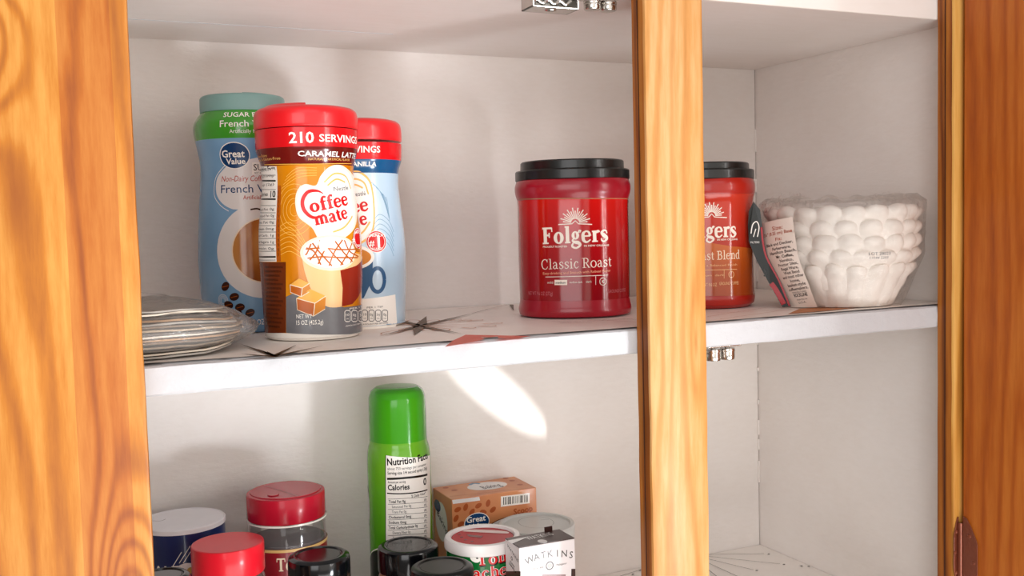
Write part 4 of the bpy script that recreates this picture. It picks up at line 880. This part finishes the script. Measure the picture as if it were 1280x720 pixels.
# tall red-lidded jar at the back
REDL = plain('raspberry_red_lid', 'b4142c', .26, coat=.12, spec=.35); REDT = plain('scarlet_lid', 'dc1c2c', .28, coat=.12, spec=.35)
DARKSP = plain('dark_spice', '4a4048', .8, var=.5, bump=.6, bs=500); TANSP = plain('tan_spice', 'b07c48', .8, var=.4, bump=.6, bs=500)
d = place(357, 613, 1, .853); cR = (d.x, d.y); zR = d.z
t, W = spice_jar(cR, .0325, zR, .0210, REDL, 'tall clear spice jar with dark red flip lid and maroon label', 'flat', DARKSP, plain('maroon_label', '8c1020', .3, coat=.3), .019)
P = Print(W, px_size(cR, -.25)); zn = zR-.021-.019
P.band(-.1, .1, zR-.0226, zR-.0212, WHITE, 1); P.band(-.1, .1, zn-.0030, zn-.0006, ink('gold_band', 'd8b070'), 1); P.serif("Tone's", 372, 712, 11, CREAM, 2, W=.3, N=.12, wpx=48)
P.build('printed_name', t)
b = MB(); b.lathe([(zR+.0001, .0295), (zR+.0009, .0290), (zR+.001, .004)], cR[0], cR[1], 48, m=REDL); lid = [o for o in t.children if o.name.startswith('lid')][0]
o = b.build('flip_panel', t); o.parent = lid
b = MB(); q = Vector(cR)-Vector(cR).normalized()*.016-Vector((Vector(cR).normalized().y, -Vector(cR).normalized().x))*.010
b.lathe([(zR+.0011, .0048), (zR+.0018, .0044), (zR+.0018, .001)], q.x, q.y, 24, m=REDL); o = b.build('thumb_button', t); o.parent = lid
P = Print(Plane((0, 0, zR+.0011), (1, 0, 0), (0, 1, 0)), .0006); P.line([(330, 607), (372, 620)], .9, plain('lid_groove_red', '7c0c1c', .4), 1, False); P.build('hinge_groove', t, step=0); [setattr(o, 'parent', lid) for o in t.children if o.name.startswith('hinge_groove')]
# nearer scarlet-lidded jar
d = place(284.5, 677.5, 1, .775); cS = (d.x, d.y); zS_ = d.z
t, W = spice_jar(cS, .0272, zS_, .0225, REDT, 'clear spice jar with bright scarlet lid beside the salt canister', 'flat', plain('green_brown_spice', '6a5c3c', .8, var=.5, bump=.6, bs=500), WRAPWHITE, .012)
# black lids
d = place(398.5, 692, 1, .775); cK = (d.x, d.y)
spice_jar(cK, .0237, d.z, .0195, BLK, 'spice jar with glossy black lid right of the scarlet-lidded jar', 'recess', plain('dark_red_spice', '5a1c14', .8, var=.4, bump=.6, bs=500), None, .05)
d = place(510, 679.5, 1, .840); cK = (d.x, d.y)
spice_jar(cK, .0254, d.z, .0205, BLK, 'jar of tan spice with glossy black lid, in front of the green can', 'recess', TANSP, None, .002)
d = place(552.5, 706, 1, .780); cK = (d.x, d.y)
spice_jar(cK, .0245, d.z, .0200, plain('satin_black_lid', '0e1111', .3, spec=.35), 'spice jar with dull black lid in front of the green seasoning can', 'recess', TANSP, None, .003)
d = place(203, 718, 1, .690); cK = (d.x, d.y)
spice_jar(cK, .0185, d.z, .0180, BLK, 'spice jar with black lid in the bottom left corner beside the left stile', 'recess', TANSP, None, .003)

# salt box
d = place(228, 648.5, 1, .838); cT = (d.x, d.y); zT = d.z; rT = .0338
t = thing('salt_canister', (cT[0], cT[1], FB), 'round navy blue salt canister with plain white top beside the left stile', 'salt canister')
body_lathe('body', t, cT, [(FB, rT), (zT-.004, rT)], plain('navy_card', '14285c', .3, coat=.3))
b = MB(); b.lathe([(zT-.004, rT*1.015), (zT-.0006, rT*1.018), (zT, rT*1.0), (zT-.0006, rT*.965), (zT-.0008, .002)], cT[0], cT[1], 72, m=plain('white_paper_top', 'e9e6e8', .45)); b.build('top_cover', t, angle=25)
P = Print(Plane((0, 0, zT-.0008), (1, 0, 0), (0, 1, 0)), .0006); P.line([(186, 651), (200, 651.5), (207, 649)], 1, ink('spout_line_grey', 'a49c98'), 1); P.build('pour_spout_outline', t, step=0)
P = Print(Round(cT[0], cT[1], [(FB, rT), (zT, rT)]), px_size(cT, -.25))
for x0, y0, x1, y1 in ((216, 708, 227, 690), (224, 704, 238, 682), (229, 704, 241, 685)): P.line([(x0, y0), (x1, y1)], .9, WHITE, 1, False)
P.ell(233, 710, 11, 6, SILVERW, 1); P.ell(238, 713, 4, 4, ink('mustard', 'b89a50'), 2); P.text('SALT', 205, 722, 14, WHITE, 1, bold=.03); P.build('label', t)

# cooking spray can
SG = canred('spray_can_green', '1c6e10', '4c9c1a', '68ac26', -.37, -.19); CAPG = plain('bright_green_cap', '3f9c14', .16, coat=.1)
cC = (.2790, .8560); sC = px_size(cC, -.2)
t = thing('cooking_spray_can', (cC[0], cC[1], FB), 'tall bright green cooking spray can with nutrition panel and green cap', 'spray can')
zc0, zc1 = front_z(cC, 491.5, 556, .025), front_z(cC, 491.5, 487, .022)
rC, rB = 35.7*sC, 39.6*sC; h = zc1-zc0
b = MB(); b.lathe(smooth_prof([(zc0+.0003, rC*1.0), (zc0+h*.5, rC*.995), (zc0+h*.80, rC*.98), (zc0+h*.92, rC*.90), (zc0+h*.985, rC*.74), (zc1, rC*.5), (zc1+.0002, rC*.1)], 4), cC[0], cC[1], 64, m=CAPG); b.build('cap', t)
prC = [(FB, rB*.96), (FB+.002, rB), (zc0-.020, rB), (zc0-.012, rB*.985), (zc0-.006, rB*.95), (zc0-.002, rB*.91), (zc0+.0005, rB*.905)]
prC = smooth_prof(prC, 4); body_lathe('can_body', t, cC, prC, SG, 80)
P = Print(Round(cC[0], cC[1], prC), sC*.96)
P.rect(482.5, 569, 537, 730, WHITE, 1); P.line([(482.5, 569), (482.5, 730)], .8, BLACK, 2, False)
P.text('Nutrition Facts', 484, 581.5, 8.4, BLACK, 2, wpx=51, bold=.05, align='L', rot=.03)
P.text('about 753 servings per container', 484.5, 587.5, 3.6, BLACK, 2, wpx=48, align='L'); P.text('Serving size 1/4 second spray (.25g)', 484.5, 593, 3.8, BLACK, 2, wpx=49, bold=.03, align='L')
P.line([(484, 598.5), (510, 597), (534, 593)], 2.8, BLACK, 2); P.text('Amount per serving', 485, 604, 3, BLACK, 2, wpx=22, bold=.02, align='L'); P.text('Calories', 485, 612.5, 7, BLACK, 2, wpx=27, bold=.05, align='L'); P.text('0', 531, 606, 9, BLACK, 2, bold=.05)
P.line([(484, 616.5), (534, 612)], 1.6, BLACK, 2)
for k, (a, w_, x_, bd) in enumerate((('% Daily Value*', 18, 514, .02), ('Total Fat 0g', 21, 486, .04), ('Saturated Fat 0g', 24, 490, 0), ('Trans Fat 0g', 18, 490, 0), ('Cholesterol 0mg', 28, 486, .04), ('Sodium 0mg', 22, 486, .04), ('Total Carbohydrate 0g', 36, 486, .04), ('Dietary Fiber 0g', 22, 491, 0), ('Total Sugars 0g', 22, 491, 0), ('Protein 0g', 18, 486, .04))):
    y = 622+6.5*k; P.text(a, x_, y, 3.4, BLACK, 2, wpx=w_, bold=bd, align='L'); P.line([(485, y+1.7), (510, y+.6), (534, y-1.6)], .5, BLACK, 2); 
    if k: P.text('0%', 531.5, y-2.5, 3, BLACK, 2, bold=.02)
P.ell(456, 632, 12, 27, SILVERW, 1); P.ring(455, 632, 10, 24, .8, BLACK, 2); P.text('PAM', 452, 640, 10, NAVY, 2, bold=.03, rot=1.4)
P.poly([(455, 700), (466, 690), (482, 684), (482, 730), (455, 730)], DGREEN, 1); P.line([(455, 699), (466, 689), (482, 683)], 1.2, WHITE, 2)
P.build('label', t)

# orange carton
OR = swirl_mat('orange_carton', 'c4784c', 'd08654', 'dc9664', 22); OR.node_tree.nodes['Principled BSDF'].inputs['Coat Weight'].default_value = .1; OR.node_tree.nodes['Principled BSDF'].inputs['Roughness'].default_value = .4
DOR = ink('burnt_orange', 'a84e1e', .4)
zt_ = -.25; x0, x1, y0, y1 = .3285, .4150, .8565, .9060
t = thing('baking_carton', ((x0+x1)/2, (y0+y1)/2, FB), 'orange patterned carton of baking mix against the back wall on the bottom shelf', 'carton')
b = MB(); b.box(x0, x1, y0, y1, FB, zt_, OR); b.build('carton_box', t, smooth=False, bevel=.0006)
P = Print(Plane((0, 0, zt_), (1, 0, 0), (0, 1, 0)), .00074)
P.ell(609, 607.5, 27, 19, SILVERW, 1); P.text('Baking', 617, 609.5, 15, DKGREY if 0 else ink('ink_grey', '4a4a52'), 2, wpx=30, bold=.02, rot=.1); P.line([(587, 606.5), (592, 604.5), (600, 605)], 5, GREYBLUE, 2)
for x, y in ((557, 610), (568, 613), (640, 601), (650, 606), (632, 598)): P.ell(x, y, 4, 4, DOR, 1, n=12)
P.line([(562, 620.8), (612, 615.5), (668, 609.6)], .8, DOR, 1, False)
P.build('top_print', t, step=0)
P = Print(Plane((0, y0, 0), (1, 0, 0), (0, 0, 1)), .00071)
P.poly([(565, 625), (599, 621), (600, 625.5), (566, 630)], SILVERW, 1); P.poly([(626, 620.5), (662, 616), (662, 629), (626, 633.5)], WHITE, 1)
xx = 629.5
while xx < 659: w_ = random.choice([.8, 1.2, 1.9]); P.line([(xx, 621.5-(xx-629)*.1), (xx, 631-(xx-629)*.12)], w_, BLACK, 2, False); xx += w_+random.choice([.9, 1.5])
P.text('Scoop', 654, 641, 8, DOR, 2, wpx=24, bold=.05, rot=.06)
for x, y, a in ((572, 637, .3), (582, 634, 1.2), (598, 632, .4), (610, 629, 1.3), (570, 648, 1), (616, 637, .6), (576, 655, .4), (604, 640, -.3), (590, 640, .9)): P.ell(x, y, 5, 3.2, DOR, 1, rot=a, n=14)
P.ell(634, 658, 30, 13, ink('carton_brown', '7a4428'), 1, rot=.06); P.ell(634, 658, 28.5, 11.8, SILVERW, 2, rot=.06); P.ell(596, 653, 18, 13, WHITE, 3); P.ell(596, 653, 17, 12, NAVY, 4); P.text('Great', 595, 652, 7.5, WHITE, 5, wpx=24, bold=.04); P.text('Value', 597, 660, 6.5, WHITE, 5, wpx=22, bold=.04)
P.build('front_print', t, step=0)
P = Print(Plane((x0, 0, 0), (0, -1, 0), (0, 0, 1)), .00072)
P.ell(552, 652, 22, 26, SILVERW, 1); P.ell(547, 632, 12, 8, NAVY, 2); P.text('Baking', 553, 656, 9, ink('ink_grey', '4a4a52'), 2, rot=-.5, wpx=14, bold=.02)
P.build('side_print', t, step=0)

# round green seasoning can
d = place(603, 667.5, 1, .840); cN = (d.x, d.y); zN = d.z; rN = .0312
t = thing('seasoning_can', (cN[0], cN[1], FB), 'green seasoning can with white rimmed red shaker top', 'seasoning can')
body_lathe('can_body', t, cN, [(FB, rN*.97), (zN-.010, rN*.97), (zN-.0095, rN*.96)], plain('deep_green_label', '0a6a2c', .22, coat=.4))
LN = plain('white_lid_rim', 'efeae8', .3, coat=.2)
b = MB(); b.lathe([(zN-.0098, rN*.985), (zN-.009, rN*1.02), (zN-.003, rN*1.02), (zN-.0006, rN*.985), (zN, rN*.93), (zN-.0004, rN*.86), (zN-.0025, rN*.835)], cN[0], cN[1], 72, m=LN, cap1=False); b.build('lid', t, angle=40)
b = MB(); b.lathe([(zN-.003, rN*.83), (zN-.0024, rN*.82), (zN-.0024, .001)], cN[0], cN[1], 60, m=plain('red_shaker_disc', 'b8101c', .35, spec=.2)); o = b.build('shaker_disc', t, angle=20)
P = Print(Plane((0, 0, zN-.0024), (1, 0, 0), (0, 1, 0)), .0006); DR2 = ink('deep_red_slot', '7a0c14')
P.poly([(578, 664.5), (588, 662), (630, 664), (634, 667), (605, 666)], ink('pale_pink_shine', 'e8cdc8'), 1, True)  # pale patch paints a shine onto the disc
P.poly([(583, 668), (604, 670), (601, 672.5), (586, 671)], DR2, 1)
for x, y in ((574, 668), (577, 671.5), (582, 675), (571, 664), (590, 677)): P.ell(x, y, 2.4, 2, DR2, 1, n=10)
P.build('shaker_openings_and_shine', t, step=0); [setattr(q_, 'parent', o) for q_ in t.children if q_.name.startswith('shaker_openings_and_shine')]
P = Print(Round(cN[0], cN[1], [(FB, rN*.97), (zN, rN*.97)]), px_size(cN, -.27)*.95)
for dx, dy, m_, L, W_ in ((1.4, 1.6, BLACK, 2, .42), (0, 0, WHITE, 3, .40), (0, 0, RED, 4, .27)):
    P.serif('Tony', 622+dx, 704+dy, 10.5, m_, L, W=W_, N=W_*.55, wpx=44, rot=.04); P.serif("Chachere's", 617+dx, 721+dy, 9.5, m_, L, W=W_, N=W_*.55, wpx=90, rot=.04)
P.ell(594, 698, 7, 5, WHITE, 2, rot=-.4); P.line([(562, 690), (574, 691)], 1.2, WHITE, 1, False)
P.build('label', t)

# tub with a see-through white lid
d = place(670.5, 653.5, 1, .912); cQ = (d.x, d.y); zQ = d.z; rQ = .0342
t = thing('frosted_lid_tub', (cQ[0], cQ[1], FB), 'round tub with frosted translucent lid behind the small white box', 'tub')
FROST = plain('frosted_plastic', 'd4d4d0', .35, coat=.2, trans=.25)
body_lathe('tub_body', t, cQ, [(FB, rQ*.94), (zQ-.012, rQ*.96)], plain('pale_grey_tub', 'c4c8c2', .4))
b = MB(); b.lathe([(zQ-.0125, rQ), (zQ-.0015, rQ*1.01), (zQ, rQ*.985), (zQ, rQ*.90), (zQ-.0016, rQ*.87), (zQ-.0018, .001)], cQ[0], cQ[1], 72, m=FROST); b.build('lid', t, angle=30)
P = Print(Plane((0, 0, zQ-.0018), (1, 0, 0), (0, 1, 0)), .0006); P.ring(670, 653, 26, 30, .8, ink('lid_ring_grey', 'b8b8b4'), 1); P.line([(676, 650), (686, 649.5)], 1, ink('lid_ring_grey', 'b8b8b4'), 1, False); P.build('moulded_ring', t, step=0)

# small white box with brown top
x0, x1, y0, y1 = .3232, .3722, .7000, .7265
t = thing('extract_box', ((x0+x1)/2, (y0+y1)/2, FB), 'small white box with dark brown top, nearest the centre stile on the bottom shelf', 'box')
BXW = plain('white_carton', 'ece4e4', .4); BXB = plain('dark_brown_carton', '3c2420', .35)
b = MB(); b.box(x0, x1, y0, y1, FB, zt_-.0002, BXW); b.build('carton_box', t, smooth=False, bevel=.0005)
b = MB(); b.box(x0+.0002, x1-.0002, y0+.0002, y1-.0002, zt_-.0001, zt_+.0006, BXB); b.build('top_panel', t, smooth=False)
b = MB(); b.box(x1-.014, x1-.007, y1-.0012, y1-.0004, zt_+.0005, zt_+.0045, BXB); b.build('tuck_flap', t, smooth=False)
P = Print(Plane((0, 0, zt_+.0006), (1, 0, 0), (0, 1, 0)), .0006); P.text('WATKINS', 677, 671.8, 13, SILVERW, 1, wpx=44, bold=.02, rot=.1); P.ell(678, 677, 6, 8, SILVERW, 2); P.poly([(634, 676), (652, 672.5), (662, 670.5), (640, 680)], SILVERW, 1); P.build('top_print', t, step=0)
P = Print(Plane((0, y0, 0), (1, 0, 0), (0, 0, 1)), .00056)
IG = ink('box_grey_ink', '55504e')
for k, ch in enumerate('WATKINS'): P.text(ch, 663+8.4*k, 695.5+.5*(k-4)**2, 9.6, IG, 1, rot=.075*(4-k), bold=.01)
P.ring(687, 707, 5.4, 5.4, 1.6, IG, 1); P.ell(687, 707, 3.6, 3.6, ink('lid_ring_grey', 'b8b8b4'), 1); P.text('Since 1868', 672.5, 711, 2.6, IG, 1, wpx=13); P.text('Madagascar', 702, 706, 2.6, IG, 1, wpx=13)
P.rect(678, 718, 707, 740, ink('box_mauve', 'a48888'), 1); P.rect(714, 711, 719, 740, BXB, 1)
P.build('front_print', t, step=0)
P = Print(Plane((x0, 0, 0), (0, -1, 0), (0, 0, 1)), .00056)
P.text('WATKINS', 641, 693, 4.5, IG, 1, rot=-.35, wpx=14); P.ring(640, 698, 2.4, 2.4, 1, IG, 1); P.text('CLEAR', 640.5, 706, 2.5, BLACK, 1, rot=-.3, wpx=6, bold=.02); P.text('VANILLA', 641, 711, 3, BLACK, 1, rot=-.3, wpx=9, bold=.04); P.rect(632.5, 714, 651, 740, BXB, 1)
P.build('side_print', t, step=0)

# ---------------------------------------------------------------- hardware
CHROME = plain('worn_chrome', 'c8c4be', .22, metal=1, bump=.3, bs=150); STEEL = plain('dull_steel', '8a8680', .35, metal=1)
def rollers(x, y, ztop, s, label, down=1, rr=.0052, h=.0105, gap=.0135, base='roller_catch'):
    t = thing(base, (x, y, ztop), label, 'cabinet catch'); b = MB()
    b.box(x-.016, x+.016, y-.006, y+.012, ztop-.0014, ztop, CHROME); b.build('mounting_plate', t, smooth=False, bevel=.0004)
    for k in (-1, 1):
        b = MB(); cx_ = x+k*gap/2
        b.lathe([(ztop-.0036-h, rr*.55), (ztop-.0034-h, rr*.92), (ztop-.0024-h, rr), (ztop-.006, rr), (ztop-.0045, rr*.9), (ztop-.0044, rr*.5)], cx_, y, 28, m=WRAPWHITE if s else CHROME); r_ = b.build('roller', t)
        b = MB(); b.lathe([(ztop-.0055, rr*1.03), (ztop-.0042, rr*1.06), (ztop-.003, rr*.98)], cx_, y, 28, m=CHROME); o = b.build('collar', t); o.parent = r_
        b = MB(); b.box(cx_-.0016, cx_+.0016, y-.001, y+.001, ztop-.0042, ztop-.0014, STEEL); b.build('spring_arm', t, smooth=False)
    return t
rollers(.4785, .6500, ZSB-.0002, 0, 'double roller cabinet catch under the middle shelf, right of the centre stile', h=.0085, rr=.0058)
rollers(.3795, .6560, ZC-.0002, 0, 'small double roller catch under the upper shelf, beside the bright metal housing', h=.0065, rr=.0062)
xh, yh = .3385, .6560
t = thing('catch_housing', (xh, yh, ZC), 'bright metal catch housing screwed under the upper shelf, left of the rollers', 'cabinet catch')
zl = axis_z((xh, yh), 690, 13); b = MB()
xa, xb, ya, yb_ = xh-.0185, xh+.0185, yh-.009, yh+.010
b.box(xa, xb, ya, yb_, zl, zl+.0012, CHROME); b.box(xa, xa+.0014, ya, yb_, zl, ZC-.0002, CHROME); b.box(xb-.0014, xb, ya, yb_, zl, ZC-.0002, CHROME); b.box(xa, xb, yb_-.0012, yb_, zl, ZC-.0002, STEEL)
b.build('housing', t, smooth=False, bevel=.0004)
b = MB(); b.tube([(xa+.003+.0025*i, yh-.004, zl+.005+.0016*math.sin(i*1.7)) for i in range(13)], .0016, CHROME); b.build('spring', t)
b = MB(); b.box(xa+.003, xb-.003, yh-.003, yh+.001, zl+.0085, zl+.0100, STEEL); b.build('latch_bar', t, smooth=False)
b = MB(); b.lathe([(zl-.0012, .0022), (zl-.0008, .0040), (zl, .0044)], xh, yh, 20, m=CHROME); b.build('rivet', t)

# copper hinge
COPPER = plain('antique_copper', '8a4a34', .3, metal=.55, coat=.4, bump=.4, bs=300)
zh = front_z((.7205, YF), 1205, 685, 0)
b = MB(); b.tube([(DX-.0015, YF-.0030, zh-.026+.002*i) for i in range(27)], .0021, COPPER, 12); t = hinge = b.build('hinge', ff); tag(hinge, 'antique copper hinge'); hinge['_base'] = tuple(ff['_base'])
def leaf(nm, org, ax, nrm, Wd, H, th):
    o0 = Vector(org); ax = Vector(ax).normalized(); nz = Vector(nrm).normalized(); Z = Vector((0, 0, 1))
    out = [(0, -H*.62), (.25, -H*.60), (.55, -H*.50), (.92, -H*.33), (1, -H*.27), (1, H*.27), (.92, H*.33), (.55, H*.50), (.25, H*.60), (0, H*.62)]
    b = MB(); vs = [o0+ax*(u*Wd)+Z*v+nz*d for d in (0.0002, th) for u, v in out]; n = len(out)
    b.add(vs, [tuple(range(n, 2*n)), tuple(range(n))[::-1]]+[(i, (i+1) % n, n+(i+1) % n, n+i) for i in range(n)], COPPER, True)
    l = b.build(nm, t, smooth=False, bevel=.0004)
    for u, v in ((.42, H*.36), (.70, 0), (.42, -H*.36)):
        q = o0+ax*(u*Wd)+Z*v+nz*th; b = MB(); vs = []
        a_, b_ = ax, Z
        for r_, d in ((.0021, 0), (.0019, .0005), (.0011, .0008)):
            for i in range(14): vs.append(q+(a_*math.cos(2*PI*i/14)+b_*math.sin(2*PI*i/14))*r_+nz*d)
        b.add(vs, [(k*14+i, k*14+(i+1) % 14, (k+1)*14+(i+1) % 14, (k+1)*14+i) for k in range(2) for i in range(14)]+[tuple(28+i for i in range(14))], COPPER)
        b.build('screw', t)
dirv = Vector((math.sin(DA), -math.cos(DA), 0))
leaf('door_leaf', (DX-.0002, YF-.0052, zh-.006), dirv, (-math.cos(DA), -math.sin(DA), 0), .0145, .062, .0012)
leaf('frame_leaf', (DX-.0014, YF-.0001, zh), (-1, 0, 0), (0, -1, 0), .0056, .050, .0012)

for o in bpy.data.objects:
    if '_base' in o.keys(): del o['_base']
